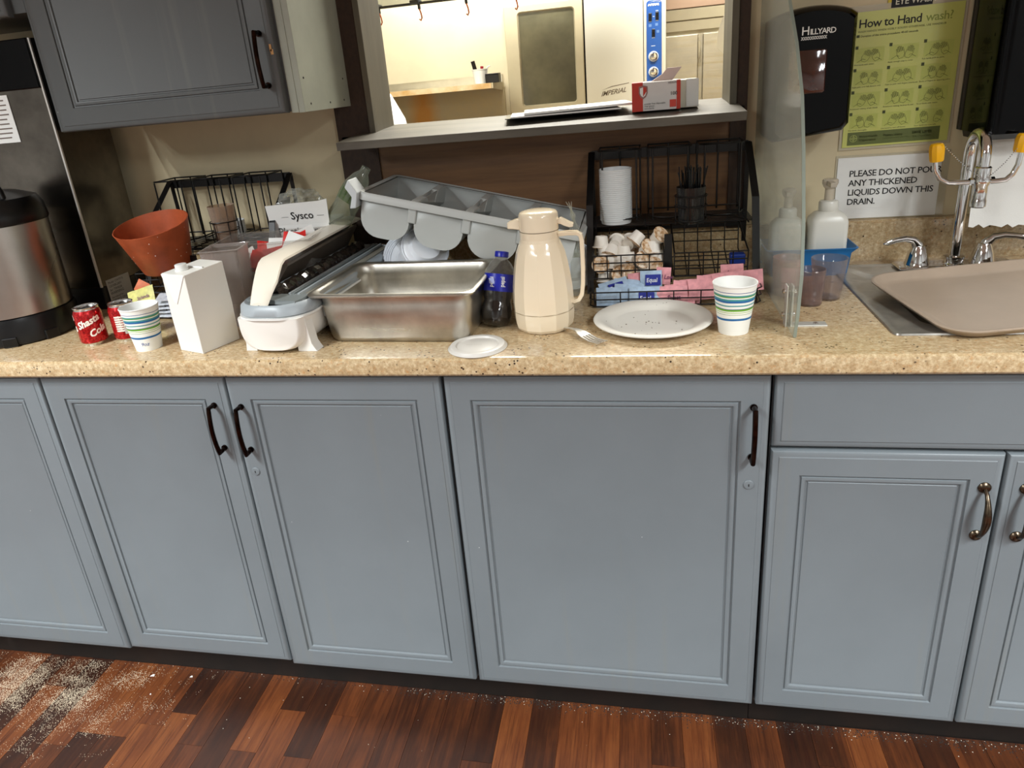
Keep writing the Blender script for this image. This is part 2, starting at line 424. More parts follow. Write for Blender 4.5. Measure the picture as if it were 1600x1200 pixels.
# ------------------------------------------------------------------ base cabinets
def door_mesh(x0, x1, z0, z1, y=0., flat=False, thick=.02):
    cx = [(0, .008), (.0015, .004), (.004, .0022), (.009, .0016), (.0125, .0012), (.0135, .0), (.0145, 0)]
    if not flat: cx += [(.0495, 0), (.0505, .0035), (.053, .0042), (.0545, .0015), (.058, .0012), (.0615, .003), (.063, .0065), (.0655, .0072), (.067, .0055), (.0685, .006)]
    else: cx = [(0, .008), (.0015, .005), (.004, .003), (.009, .0022), (.013, .0016), (.0145, 0)]
    mb = MB(); loops = [[(x0, y+thick, z0), (x1, y+thick, z0), (x1, y+thick, z1), (x0, y+thick, z1)]]
    for i, d in cx: loops.append([(x0+i, y+d, z0+i), (x1-i, y+d, z0+i), (x1-i, y+d, z1-i), (x0+i, y+d, z1-i)])
    loft(mb, loops); return mb
def bar_handle(parent, x, zc, L=.104, y=0., m=None):
    mb = MB(); z0, z1 = zc-L/2, zc+L/2
    pts = []
    for k in range(13):
        t = k/12; z = z0+(z1-z0)*t; d = .022+.006*sin(pi*t); pts.append((x, y-d, z))
    pts = [(x, y+.001, z0+.002), (x, y-.012, z0+.0005)]+pts+[(x, y-.012, z1-.0005), (x, y+.001, z1-.002)]
    mb.tube(pts, .0048, 8)
    mb.lathe([(0, 0), (.0065, 0), (.0065, .004), (0, .004)], 12, (x, y+.0005, z0+.002), RX(pi/2))
    mb.lathe([(0, 0), (.0065, 0), (.0065, .004), (0, .004)], 12, (x, y+.0005, z1-.002), RX(pi/2))
    h = mb.build('handle', m or M_bronze, parent)
    return h
def lock(parent, x, z, y=0.):
    mb = MB().lathe([(0, 0), (.0095, 0), (.0095, .001), (.0085, .0022), (.0035, .0028), (0, .0028)], 24, (x, y, z), RX(pi/2))
    l = mb.build('lock', M_cab, parent)
    return l
def keyhole(parent, x, z, y=0.):
    MB().obox((x, y-.003, z), (.0016, .0006, .005)).build('keyhole', M_dark, parent, smooth=False)
def bow_handle(parent, x, z0, z1, y=0.):
    mb = MB(); pts = []; rr = []
    for k in range(15):
        t = k/14; z = z0+(z1-z0)*t; pts.append((x, y-.026*math.sin(pi*min(1, max(0, t)))**.55-.002, z)); rr.append(.0034+.0034*sin(pi*t)**2)
    mb.tube(pts, rr, 10)
    for z in (z0, z1):
        mb.lathe([(0, 0), (.0105, 0), (.0105, .002), (.0085, .0045), (.005, .006), (0, .0065)], 20, (x, y, z), RX(pi/2))
    return mb.build('handle', M_brass, parent)
def cab_box(root, x0, x1, m=M_cab):
    mb = MB().box(x0+.001, x1-.001, .0225, .56, .10, .8765)
    return mb.build('carcass', M_cab, root, smooth=False)
def kick(x0, x1): pass
cab1 = thing('base_cabinet', 'blue grey base cabinet at the far left, right part of one door in frame', 'cabinet', (-1.14, .02, 0))
cab_box(cab1, -1.372, -.912)
d = door_mesh(-1.368, -.914, .108, .868).build('door', M_cab, cab1)
bar_handle(d, -1.33, .754)
cab2 = thing('base_cabinet', 'blue grey two-door base cabinet under the milk carton and wrap dispenser', 'cabinet', (-.455, .02, 0))
cab_box(cab2, -.911, -.001)
d = door_mesh(-.909, -.4635, .115, .868).build('door', M_cab, cab2); bar_handle(d, -.496, .755)
d = door_mesh(-.4605, -.003, .106, .868).build('door', M_cab, cab2); bar_handle(d, -.4345, .752); lock(d, -.436, .648); keyhole(d, -.436, .648)
cab3 = thing('base_cabinet', 'blue grey base cabinet with one wide locked door below the ivory jug', 'cabinet', (.3, .02, 0))
cab_box(cab3, .001, .601)
d = door_mesh(.004, .597, .106, .868).build('door', M_cab, cab3); bar_handle(d, .569, .757); lock(d, .567, .648); keyhole(d, .567, .648)
cab4 = thing('sink_cabinet', 'blue grey sink cabinet with a blank drawer front over two doors', 'cabinet', (.99, .02, 0))
c4 = MB().box(.603, .623, .0225, .56, .10, .8765).box(1.36, 1.385, .0225, .56, .10, .8765).box(.623, 1.36, .0225, .56, .10, .12).box(.623, 1.36, .0225, .04, .12, .8765).box(.623, 1.36, .55, .56, .12, .8765).build('carcass', M_cab, cab4, smooth=False)
door_mesh(.604, 1.366, .726, .868, flat=True).build('drawer_front', M_cab, cab4)
d = door_mesh(.604, .980, .106, .7195).build('door', M_cab, cab4); bow_handle(d, .954, .557, .655)
d = door_mesh(.984, 1.366, .106, .7195).build('door', M_cab, cab4); bow_handle(d, 1.018, .557, .655)
for (a, b) in ((-1.37, -.912), (-.909, -.001), (.001, .6015), (.6035, 2.0)):
    pass
tk = tag(MB().box(-1.75, .60, .062, .08, 0, .0995).box(.6015, 2.0, .064, .08, 0, .0995).build('trim_7', M_kick, smooth=False), kind='structure')
# pieces between last cabinet and the right
c5 = thing('base_cabinet', 'blue grey base cabinet beyond the sink at the right end', 'cabinet', (1.6, .02, 0))
cab_box(c5, 1.387, 1.99)
door_mesh(1.39, 1.985, .106, .868).build('door', M_cab, c5)
c6 = thing('base_cabinet', 'blue grey base cabinet left of the leftmost visible door', 'cabinet', (-1.55, .02, 0))
cab_box(c6, -1.745, -1.375)
door_mesh(-1.742, -1.378, .106, .868).build('door', M_cab, c6)

# ------------------------------------------------------------------ upper cabinets
UC = thing('upper_cabinet', 'grey painted wall cabinet with a sage side panel above the wire rack', 'cabinet', (-.62, .3, 1.358))
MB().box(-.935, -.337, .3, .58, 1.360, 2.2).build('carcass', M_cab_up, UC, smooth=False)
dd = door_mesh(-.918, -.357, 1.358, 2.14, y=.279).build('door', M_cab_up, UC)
bar_handle(dd, -.3845, 1.4655, .104, y=.279)
sp = MB().box(-.337, -.322, .3, WY-.003, 1.356, 2.2).build('side_panel', M_side, UC, smooth=False, bevel=.0008)
MB().box(-.352, -.336, .2985, .302, 1.357, 2.2).build('face_strip', M_side, UC, smooth=False)
hl = MB()
for (yy, zz) in ((.335, 1.372), (.44, 1.370), (.525, 1.372), (.318, 1.425), (.535, 1.420), (.318, 1.60), (.52, 1.60)):
    hl.lathe([(0, 0), (.0022, 0), (.0022, .001), (0, .001)], 10, (-.3222, yy, zz), RY(pi/2))
o = hl.build('screw_hole', M_dark, sp); o['kind'] = 'stuff'
ch = MB().obox((-.3655, .2795, 1.487), (.0045, .001, .014)).obox((-.3635, .2795, 1.479), (.006, .001, .010)).build('bare_wood_chip', mat('bare_wood', (196, 150, 98), .7), dd, smooth=False)
UC2 = thing('upper_cabinet', 'grey short wall cabinet above the coffee brewer', 'cabinet', (-1.2, .3, 1.6))
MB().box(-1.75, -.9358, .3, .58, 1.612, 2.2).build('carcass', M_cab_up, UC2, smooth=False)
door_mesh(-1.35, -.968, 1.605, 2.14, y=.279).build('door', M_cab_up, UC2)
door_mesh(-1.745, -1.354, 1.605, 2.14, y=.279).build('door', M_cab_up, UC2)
# ------------------------------------------------------------------ coffee brewer and urn
M_highlight = mat('edge_highlight', (222, 218, 210), .35, .7)
BR = thing('coffee_brewer', 'tall stainless coffee brewer with a black head behind the urn', 'brewer', (-1.15, .43, CT))
bt = MB().box(-1.32, -.98, .335, .52, CT+.06, 1.567).build('housing', M_brew, BR, smooth=False, bevel=.0015)
MB().box(-.9835, -.9785, .3325, .3375, CT+.06, 1.567).build('corner_highlight', M_highlight, BR, smooth=False, bevel=.0008)  # pale strip that paints in the highlight along the housing's front corner
MB().box(-1.322, -.984, .328, .334, 1.46, 1.567).build('head_panel', M_blackg, BR, smooth=False, bevel=.002)
MB().box(-1.32, -.982, .337, .52, CT, CT+.0595).build('base', M_black, BR, smooth=False, bevel=.003)
lab = MB().box(-1.165, -1.085, .333, .3345, 1.345, 1.452).build('notice_label', M_white, BR, smooth=False)
lf = MB()
for k in range(9):
    z = 1.441-k*.0105; lf.box(-1.16, -1.094-.012*R.random(), .3322, .3329, z-.0015, z+.0012)
MBd = lf.build('printed_lines', mat('brown_ink', (110, 96, 88), .6), lab, smooth=False)
stk = MB().box(-.9799, -.9792, .352, .440, .925, .988).build('rating_label', mat('silver_label', (176, 172, 160), .4), BR, smooth=False)
for k, (t, s) in enumerate((('Model: CWTF15', .0085), ('120/208-240V', .0085), ('Ser: TW0028', .0085), ('WARNING', .0105), ('See manual for', .0075), ('SERVICE ONLY', .0095))):
    text('label_text', t, s, M_ink, plane_f((-.9791, .357, .977-k*.0098), (0, 1, 0), (0, 0, 1), .0002), stk)
UR = thing('coffee_urn', 'round coffee urn with black lid and base and a steel band', 'urn', (-1.08, .17, CT))
uc = (-1.08, .17, CT)
MB().lathe([(0, 0), (.118, 0), (.122, .004), (.122, .05), (.119, .062), (.105, .064), (0, .064)], 56, uc).build('base', M_black, UR)
MB().lathe([(.1, .0645), (.1175, .0645), (.1175, .263), (.1, .263)], 56, uc).build('steel_band', M_urn, UR)
MB().lathe([(0, .263), (.119, .2635), (.121, .267), (.118, .30), (.108, .318), (.07, .332), (.02, .336), (0, .336)], 56, uc).build('lid', M_black, UR)
hd = []
for k in range(13):
    a = pi*k/12; hd.append((-1.08+.088*cos(a), .17-.03, CT+.312+.056*min(1, 1.6*sin(a))))
MB().tube(hd, .009, 10, flat=1.).build('carry_handle', M_black, UR)
MB().tube([(-1.085, .06, CT+.325), (-1.06, .10, CT+.34), (-1.02, .12, CT+.342)], .008, 10).build('lever', M_black, UR)
for a in (-60, -100, -20):
    MB().obox((uc[0]+.112*cos(rad(a)), uc[1]+.112*sin(rad(a)), CT+.012), (.028, .03, .022), RZ(rad(a))).build('foot', M_black, UR, smooth=False, bevel=.002)

# ------------------------------------------------------------------ soda cans
def m_can():
    m = bpy.data.materials.new('red_can'); N = NT(m); co = N.coord('Object')
    a = N.noise(co, 220, 4, .7)
    N.base(N.ramp(a, [(.35, lin((120, 14, 20))), (.55, lin((196, 30, 34))), (.75, lin((226, 84, 76)))]))
    N.b.inputs['Metallic'].default_value = .55; N.b.inputs['Roughness'].default_value = .25; return m
M_can = m_can(); M_alu = mat('aluminium', (210, 210, 208), .25, 1.)
M_textw = mat('cream_print', (244, 236, 222), .4)
def make_can(loc, rot, label):
    root = thing('soda_can', label, 'can', loc, (0, 0, rot), 'small red soda cans by the coffee urn')
    mb = MB().lathe([(.0215, .0035), (.0272, .008), (.0285, .012), (.0285, .070), (.0275, .0745), (.0252, .0805)], 48)
    body = mb.build('body', M_can, root, local=True)
    MB().lathe([(0, .0035), (.018, .0035), (.0205, .0), (.0225, .0), (.0238, .003), (.0271, .0079), (.0214, .0034)], 48).build('bottom', M_alu, root, local=True)
    MB().lathe([(.0251, .0805), (.0246, .083), (.0256, .0845), (.0262, .086), (.0252, .0868), (.0240, .086), (.0236, .0825), (.022, .0822), (0, .0826)], 48).build('top_rim', M_alu, root, local=True)
    MB().lathe([(0, 0), (.0065, 0), (.0065, .0006), (0, .0006)], 16, (-.0, -.013, .0829)).build('opening', M_dark, root, local=True)
    t = MB().prism(rrect(-.0055, .0055, -.008, .012, .005), 'z', .0838, .0845).build('pull_tab', M_alu, root, local=True)
    return root, body
def can_text(body, root, s, size, a0, z0, slope, shear):
    r = .0288
    M = wm(root)
    def f(x, y):
        X = x*cos(slope)-y*sin(slope); Y = x*sin(slope)+y*cos(slope)
        a = a0+X/r; return M @ Vector((r*cos(a), r*sin(a), z0+Y))
    return text('lettering', s, size, M_textw, f, body, shear, bold=.0007, sub=.004)
c1, b1 = make_can((-.8168, .0875, CT), 0, 'open red soda can with white script lettering beside the coffee urn')
V = math.atan2(-1.184-.0875, .3738+.8168)   # direction of the viewer as seen from the can
can_text(b1, c1, 'Shasta', .0205, V-.95, .041, rad(20), .35)
can_text(b1, c1, 'Cola', .0205, V-.22, .021, rad(20), .35)
can_text(b1, c1, 'Shasta', .0235, V-.78-2.5, .042, rad(20), .35)
can_text(b1, c1, 'Cola', .023, V-.10-2.5, .023, rad(20), .35)
c2, b2 = make_can((-.7485, .1125, CT), 0, 'red soda can half hidden behind the striped paper cup, fine print side out')
V2 = math.atan2(-1.184-.11, .3738+.7485)
for k in range(7): can_text(b2, c2, 'nutrition facts', .0046, V2-.75, .058-k*.0052, 0, 0)
pm = MB(); M2 = wm(c2)
for k in range(6):
    a = V2-.15+k*.09; pm.obox(M2 @ Vector((.0288*cos(a), .0288*sin(a), .028)), (.0006, .0026, .016), RZ(a))
pm.build('barcode_patch', mat('pale_patch', (190, 186, 176), .5), b2, smooth=False)

# ------------------------------------------------------------------ paper cups
def m_cup():
    m = bpy.data.materials.new('striped_cup'); N = NT(m); co = N.coord('Object'); s = N.sep(co)
    wob = N.math('MULTIPLY', N.math('SUBTRACT', N.noise(N.coord('Object', (14, 14, 14)), 1.2, 1), .5), .006)
    z = N.math('MULTIPLY', N.math('ADD', s[2], wob), 10.)
    W, G, B, T, DB = (240, 240, 232), (96, 150, 52), (30, 100, 160), (70, 150, 150), (40, 60, 140)
    st = [(0, W), (.285, B), (.318, (40, 130, 170)), (.325, W), (.40, G), (.410, W), (.440, (150, 190, 90)), (.452, W), (.475, (104, 168, 36)), (.508, DB), (.520, W), (.570, T), (.590, W), (.635, B), (.675, T), (.705, W), (.730, G), (.750, T), (.775, W), (.815, DB), (.826, W)]
    N.base(N.ramp(z, [(p, lin(c)) for p, c in st], 'CONSTANT')); N.b.inputs['Roughness'].default_value = .5
    return m
M_cup = m_cup()
cupP = [(.0, .004), (.0240, .004), (.0245, 0), (.0262, 0), (.0382, .0915), (.0392, .0925), (.0394, .094), (.0386, .0952), (.0374, .0945), (.0368, .092), (.0252, .006), (0, .006)]
def make_cup(loc, rot, label):
    r = thing('paper_cup', label, 'cup', loc, (0, 0, rot), 'striped paper cups')
    MB().lathe(cupP[2:5], 48).build('wall', M_cup, r, local=True)
    MB().lathe(cupP[4:], 48).build('rim_and_lining', M_white, r, local=True)
    MB().lathe([(0, .004), (.024, .004), (.0246, .0003), (.0261, .0003)], 48).build('base', M_white, r, local=True)
    return r
k1 = make_cup((-.6564, .0545, CT), 0, 'striped nine ounce paper cup standing before the red cans')
M = wm(k1); Vc = math.atan2(-1.184-.054, .3738+.6564)
text('size_print', '9oz', .011, mat('blue_print', (30, 70, 150), .5), lambda x, y: M @ Vector(((.0266+(.014+y)*.131)*cos(Vc-.55+x/.028), (.0266+(.014+y)*.131)*sin(Vc-.55+x/.028), .013+y)), k1, .3)
k2 = dup(k1, (.5426, .099, CT), (0, 0, 2.2), 'striped paper cup at the right beside the plastic plate')

# ------------------------------------------------------------------ milk carton
MC = thing('drink_carton', 'plain white one litre drink carton with a white screw cap', 'carton', (-.51, .06, CT))
a, b, d_ = Vector((-.5685, .0365, 0)), Vector((-.4985, .0105, 0)), Vector((-.452, .093, 0))
ux = (b-a).normalized(); uy = Vector((-ux.y, ux.x, 0)); W_, D_, H_ = .073, .094, .166
o0 = Vector((a.x, a.y, CT))
def cp(x, y, z): return o0+ux*x+uy*y+Vector((0, 0, z))
mb = MB(); loft(mb, [[cp(0, 0, 0), cp(W_, 0, 0), cp(W_, D_, 0), cp(0, D_, 0)], [cp(-.001, -.001, H_*.5), cp(W_+.001, -.001, H_*.5), cp(W_+.001, D_+.001, H_*.5), cp(-.001, D_+.001, H_*.5)], [cp(0, 0, H_), cp(W_, 0, H_), cp(W_, D_, H_+.006), cp(0, D_, H_+.006)]])
cart = mb.build('box', mat('carton_white', (230, 228, 220), .45), MC, smooth=False, bevel=.0012)
fl_ = MB().add([cp(.0, -.0016, H_-.001), cp(W_, -.0016, H_-.001), cp(W_*.42, -.0022, H_-.062), cp(W_*.32, -.0022, H_-.058), cp(.0, -.0004, H_-.002), cp(W_, -.0004, H_-.002), cp(W_*.42, -.0006, H_-.062), cp(W_*.32, -.0006, H_-.058)], [(0, 1, 2, 3), (4, 7, 6, 5), (0, 4, 5, 1), (1, 5, 6, 2), (2, 6, 7, 3), (3, 7, 4, 0)])
fl_.build('folded_flap', mat('carton_white2', (236, 234, 228), .45), MC, smooth=False)
MB().obox(cp(W_*.5, D_*.5, H_+.0045), (W_*.96, .004, .0025), Matrix((ux, uy, Vector((0, 0, 1)))).transposed()).build('top_seam', M_white, MC, smooth=False)
MB().lathe([(0, 0), (.013, 0), (.0132, .004), (.0118, .0045), (.0118, .0125), (.0108, .0135), (0, .0135)], 36, cp(.032, .026, H_+.001), wob=lambda a, z: 1+.015*sin(18*a)).build('screw_cap', M_whitep, MC)

# ------------------------------------------------------------------ film dispenser
FD = thing('wrap_dispenser', 'white and grey food wrap dispenser with its long lid propped open', 'dispenser', (-.34, .28, CT))
rotD = rad(-3)
def dd_(x, y, z):   # local: x across, y along (0 front .. L), z up
    return Vector((-.338+x*cos(rotD)-y*sin(rotD), .045+x*sin(rotD)+y*cos(rotD), CT+z*.945))
LD = .485
def dsec(hw, zt, zb, y, n=20, p=3.3):
    pts = []
    for k in range(n+1):
        t = pi+pi*k/n; c_, s_ = cos(t), sin(t)
        pts.append(dd_(hw*(abs(c_)**(2/p))*(1 if c_ > 0 else -1), y, zt+(zt-zb)*(-(abs(s_)**(2/p)))))
    return pts
mb = MB(); loops = []
for (y, f) in ((-.040, .84), (-.037, .90), (-.028, .97), (-.012, 1.), (.10, 1.), (LD-.05, 1.), (LD, .96)):
    loops.append(dsec(.073*f, .078, .004+(1-f)*.03, y))
loft(mb, loops).build('trough', mat('dispenser_white', (232, 228, 220), .28), FD, ang=50)
# collar (grey), wider at top
mb = MB(); lo = []
outl = lambda e: rrect(-.078-e, .078+e, -.042-e, LD+.004+e, .06, 9)
lo = [[dd_(x, y, .078) for x, y in outl(-.003)], [dd_(x, y, .084) for x, y in outl(.002)], [dd_(x, y, .100) for x, y in outl(0)], [dd_(x, y, .106) for x, y in outl(-.006)], [dd_(x, y, .100) for x, y in outl(-.018)], [dd_(x, y, .085) for x, y in outl(-.022)]]
M_dgrey = mat('dispenser_grey', (160, 168, 172), .35)
loft(mb, lo).build('collar', M_dgrey, FD, ang=50)
loft(MB(), [[dd_(x, y, .0765) for x, y in outl(-.001)], [dd_(x, y, .0765) for x, y in outl(.0035)], [dd_(x, y, .081) for x, y in outl(.0035)], [dd_(x, y, .081) for x, y in outl(-.001)]]).build('white_lip', M_whitep, FD)
M_dgrey2 = mat('dispenser_dark_grey', (112, 118, 118), .35)
loft(MB(), [[dd_(x, y, .1005) for x, y in ((-.062, .0), (.058, -.02), (.064, .0), (.064, .035), (-.062, .035))], [dd_(x, y, .109) for x, y in ((-.060, .0), (.056, -.016), (.062, .0), (.062, .035), (-.060, .035))]]).build('end_plate', M_dgrey2, FD, smooth=False)
def bar(mb, x0, x1, z0, z1, y0=.03, y1=LD-.02):
    P = [(x0, z0), (x1, z0), (x1, z1), (x0, z1)]
    return loft(mb, [[dd_(x, y0, z) for x, z in P], [dd_(x, y1, z) for x, z in P]])
bar(MB(), -.055, .02, .086, .097).build('roll_slot', M_dark, FD, smooth=False)
for k, (x0, x1, z1) in enumerate(((.016, .021, .112), (.026, .030, .112), (.036, .041, .111))):
    bar(MB(), x0, x1, .09, z1).build('cutter_rail', M_dgrey if k != 1 else M_dgrey2, FD, smooth=False)
bar(MB(), .041, .062, .09, .104).build('cutter_guard', mat('guard_taupe', (142, 138, 126), .35), FD, smooth=False)
# crumpled film roll
mb = MB(); pts = []
rr = []
for k in range(60):
    t = k/59; pts.append(dd_(-.018+.004*sin(k*1.3), .04+t*(LD-.07), .103+.0015*sin(k*2.1))); rr.append(.015+.0015*R.random())
mb.tube(pts, [q_*1.15 for q_ in rr], 10); mb.build('film_roll', mat('dark_film', (52, 46, 42), .1, coat=.6, var=.5, vs=80), FD, ang=20)
# open lid: hinged along the left edge, front end curving down as an arm
mb = MB(); prof = []
def lidpt(s, y, e):  # s across lid from hinge, returns point; raised
    ang_ = rad(62)
    return None
lo = []
N_ = 22
for k in range(N_+1):
    t = k/N_; y = -.030+t*(LD+.02)
    drop = max(0, 1-(t/.22)) ; base = (-.070+.0*t, .105); rise = .066*(1-drop**1.6)+.004
    zt = .104+rise+ .010*t
    wv = .052 if t > .1 else .034+.18*t
    xl = -.064+.030*drop
    sec = [(xl-.006, zt-.014), (xl, zt), (xl+wv*.5, zt+.004), (xl+wv, zt-.003), (xl+wv+.002, zt-.007), (xl+wv*.5, zt-.003), (xl+.004, zt-.007), (xl-.002, zt-.018)]
    lo.append([dd_(x, y, z) for x, z in sec])
loft(mb, lo).build('lid', mat('lid_ivory', (236, 228, 212), .3), FD, ang=40)
lo = []
for k in range(12):
    t = k/11; y = .10+t*(LD-.13)
    lo.append([dd_(x, y, z) for x, z in ((-.052, .150+.01*t), (-.016, .158+.010*t), (-.016, .152+.01*t), (-.048, .112), (-.056, .108))])
loft(MB(), lo).build('lid_liner', mat('lid_liner', (96, 86, 76), .35), FD, smooth=False)
for k, (x, y, s) in enumerate(((.066, -.022, 1), (-.066, -.022, -1), (.066, LD-.03, 1), (-.066, LD-.03, -1))):
    yo = y+.0
    e_ = .022 if s > 0 else .006
    lo = [[dd_(x-.020*s, yo+q, z) for q in (0, .028)]+[dd_(x+w_*s, yo+q, z) for q in (.028, 0)] for z, w_ in ((0, e_), (.006, e_*.82), (.018, e_*.55), (.036, e_*.32+.003), (.056, e_*.12+.005), (.076, .0055))]
    loft(MB(), lo).build('foot', mat('foot_white', (232, 230, 224), .3) if k == 0 else bpy.data.materials['foot_white'], FD, ang=50, bevel=.001)
MB().obox(dd_(.078, .055, .066), (.004, .012, .026), RZ(rotD)).build('latch', M_dgrey, FD, smooth=False, bevel=.001)

# ------------------------------------------------------------------ steel pan
PN = thing('steam_pan', 'deep rectangular stainless steel food pan with a rolled rim', 'pan', (-.097, .172, CT), (0, 0, rad(-2.5)))
MP = wm(PN)
def ploop(hx, hy, z, r): return [MP @ Vector((x, y, z*1.06)) for x, y in rrect(-hx, hx, -hy, hy, r, 6)]
hx, hy = .160, .118
out = [(hx-.020, hy-.016, 0, .03), (hx-.012, hy-.010, .003, .034), (hx-.009, hy-.0075, .012, .034), (hx-.002, hy-.002, .074, .036), (hx-.004, hy-.003, .078, .036), (hx, hy, .096, .036), (hx+.010, hy+.010, .0975, .022), (hx+.0125, hy+.0125, .095, .022), (hx+.0135, hy+.0135, .098, .022), (hx+.011, hy+.011, .1005, .022), (hx+.001, hy+.001, .0998, .036), (hx-.0015, hy-.0015, .095, .036), (hx-.006, hy-.005, .078, .036), (hx-.004, hy-.004, .073, .036), (hx-.011, hy-.0095, .013, .034), (hx-.022, hy-.018, .0045, .03)]
loft(MB(), [ploop(*q) for q in out]).build('pan_body', M_pan, PN, ang=60)

# ------------------------------------------------------------------ gray cutlery bin, tilted, on top of lids
th_ = math.atan2(1.174-1.065, .452)
BN = thing('cutlery_bin', 'light grey four compartment cutlery bin leaning on a slant over the lids', 'bin', (-.232, .30, 1.184), (0, th_, 0))
MBn = wm(BN)
BL, BD = .505, .268
def bp(x, y, z): return MBn @ Vector((x, y, z))
M_bin = mat('bin_grey', (182, 185, 182), .42, bump=.06, bs=300)
# rim frame
def rimloop(e, z, r=.02): return [bp(x, y, z) for x, y in rrect(-e, BL+e, -e, BD+e, max(.004, r+e), 5)]
loft(MB(), [rimloop(-.010, -.002), rimloop(-.001, 0), rimloop(.003, -.004), rimloop(.0035, -.017), rimloop(-.001, -.018), rimloop(-.002, -.006), rimloop(-.010, -.006)], False, False).build('rim', M_bin, BN, ang=50)
px0, pw, gap = .012, .108, .0155
for i in range(4):
    xa = px0+i*(pw+gap); xb = xa+pw; hz = -.092
    def pl(e, z, yy0=.010, yy1=BD-.010, rr=.018):
        return [bp(x, y, z) for x, y in rrect(xa+e, xb-e, yy0+e, yy1-e, rr, 4)]
    # U-shaped trough: the ends are flat, the long bottom edges rounded
    lo = []
    for y in (.008, BD-.008):
        e = 0
        sec = [(xa+e, 0)]+[(xa+e+.042*(1-cos(rad(a))), -.050-(.042-e)*sin(rad(a))) for a in range(0, 91, 15)]
        sec += [(xb-e-.042*(1-cos(rad(a))), -.050-(.042-e)*sin(rad(a))) for a in range(90, -1, -15)]+[(xb-e, 0)]
        lo.append([bp(x, y, z-.004) for x, z in sec])
    mb = MB(); n = len(lo[0]); vs = [v for l in lo for v in l]; fs = []
    for q in range(1):
        for k in range(n-1): fs.append((q*n+k, q*n+k+1, (q+1)*n+k+1, (q+1)*n+k))
    fs.append(tuple(range(n))); fs.append(tuple(range(n, 2*n)))
    mb.add(vs, fs); o = mb.build('compartment', M_bin, BN, ang=30)
    so = o.modifiers.new('solid', 'SOLIDIFY'); so.thickness = .0025; so.offset = 1
    if i < 3:
        # saddle shaped double wall between compartments
        xs0, xs1 = xb-.002, xb+gap+.002
        prof = [(.002, -.05), (.002, -.004), (.03, -.002), (.085, -.003), (.095, -.010), (.105, -.034), (.125, -.044), (BD-.125, -.044), (BD-.105, -.034), (BD-.095, -.010), (BD-.085, -.003), (BD-.03, -.002), (BD-.002, -.004), (BD-.002, -.05)]
        mb = MB(); mb.add([bp(xs0, y, z) for y, z in prof]+[bp(xs1, y, z) for y, z in prof], [tuple(range(14)), tuple(range(27, 13, -1))]+[(k, (k+1) % 14, 14+(k+1) % 14, 14+k) for k in range(14)])
        mb.build('divider', M_bin, BN, smooth=False, bevel=.003)
MB().prism([(-.020, .022), (.004, -.002), (.004, -.036), (-.010, -.040), (-.008, -.014), (-.026, .004)], 'y', -.012, .040).xf(MBn).build('end_handle', mat('pale_grey', (200, 206, 208), .4), BN, smooth=False, bevel=.002)

# lids and bowls under it
M_lid = mat('milky_lid', (226, 230, 236), .35, trans=.05)
def lid_obj(loc, rot, s, label, group='white plastic lids under the grey bin'):
    r = thing('bowl_lid', label, 'lid', loc, rot, group); r.scale = (s, s, s)
    mb = MB().lathe([(0, .016), (.034, .016), (.040, .010), (.050, .009), (.054, .006), (.0575, .007), (.058, 0), (.056, 0), (.0555, .005), (.051, .0075), (.040, .0085), (.034, .0145), (0, .0145)], 44)
    mb.build('disc', M_lid, r, local=True)
    mb = MB(); mb.lathe([(.053, .0065), (.0545, .0085), (.056, .0065)], 44).build('raised_ring', M_lid, r, local=True)
    return r
L0 = lid_obj((-.152, .385, 1.003), (rad(78), rad(14), 0), 1.0, 'milky lid at the front of the stack behind the steel pan')
for k in range(4):
    dup(L0, (-.160-.008*k, .392+.004*k, 1.001), (rad(78), rad(14), rad(-8*k)), ['second milky lid of the stack behind the steel pan', 'third milky lid of the stack behind the pan', 'fourth milky lid of the stack behind the pan', 'rearmost milky lid of the stack behind the pan'][k])
dup(L0, (-.112, .352, 1.032), (rad(40), rad(38), 0), 'milky lid lying tilted on the lid stack under the grey bin', scale=(.98, .98, 1.6))
dup(L0, (.222, .40, .972), (rad(60), rad(-20), rad(30)), 'milky lid seen through the handle of the ivory jug')
# ------------------------------------------------------------------ cola bottle
M_pet = thin('clear_pet', (225, 225, 222), .06)
M_cola = mat('dark_cola', (22, 12, 9), .08, coat=.8)
M_blab = mat('blue_label', (24, 34, 150), .3)
BT = thing('cola_bottle', 'half full plastic cola bottle with blue label and blue cap beside the jug', 'bottle', (.084, .150, CT+.002), (rad(-17), rad(7), 0)); BT.scale = (.97, .97, .76)
petal = lambda a, z: 1-.16*max(0, (1-z/.032))*(.5-.5*cos(5*a+.6)) if z < .032 else 1
pb = [(0, .010), (.010, .006), (.020, .0), (.027, .004), (.0315, .018), (.0325, .032), (.0322, .050), (.0295, .062), (.0285, .068), (.031, .078), (.0315, .092)]
MB().lathe(pb, 60, wob=petal).build('lower_body', mat('smoked_pet', (46, 40, 37), .06, trans=.5, ior=1.3, coat=1), BT, local=True, ang=60)
MB().lathe([(.0322, .092), (.0322, .1005), (.0322, .138)], 48).build('label', M_blab, BT, local=True)
MB().lathe([(.0318, .0922), (.0305, .0922)], 48).build('ring', M_blab, BT, local=True)
MB().lathe([(.0322, .138), (.030, .150), (.022, .168), (.0135, .178), (.0125, .185)], 48).build('shoulder', M_pet, BT, local=True)
MB().lathe([(.0145, .183), (.0145, .196), (.0135, .198), (0, .198)], 36, wob=lambda a, z: 1+.02*sin(40*a)).build('cap', M_blab, BT, local=True)
Mb_ = wm(BT)
def blabel(s, a0, z0, size):
    text('lettering', s, size, M_white, lambda x, y: Mb_ @ Vector((.0326*cos(a0-y/.0326), .0326*sin(a0-y/.0326), z0+x)), BT, bold=.0002, sub=.004)
blabel('pepsi', rad(-62), .104, .013); blabel('pepsi', rad(-104), .102, .013)
q = MB()
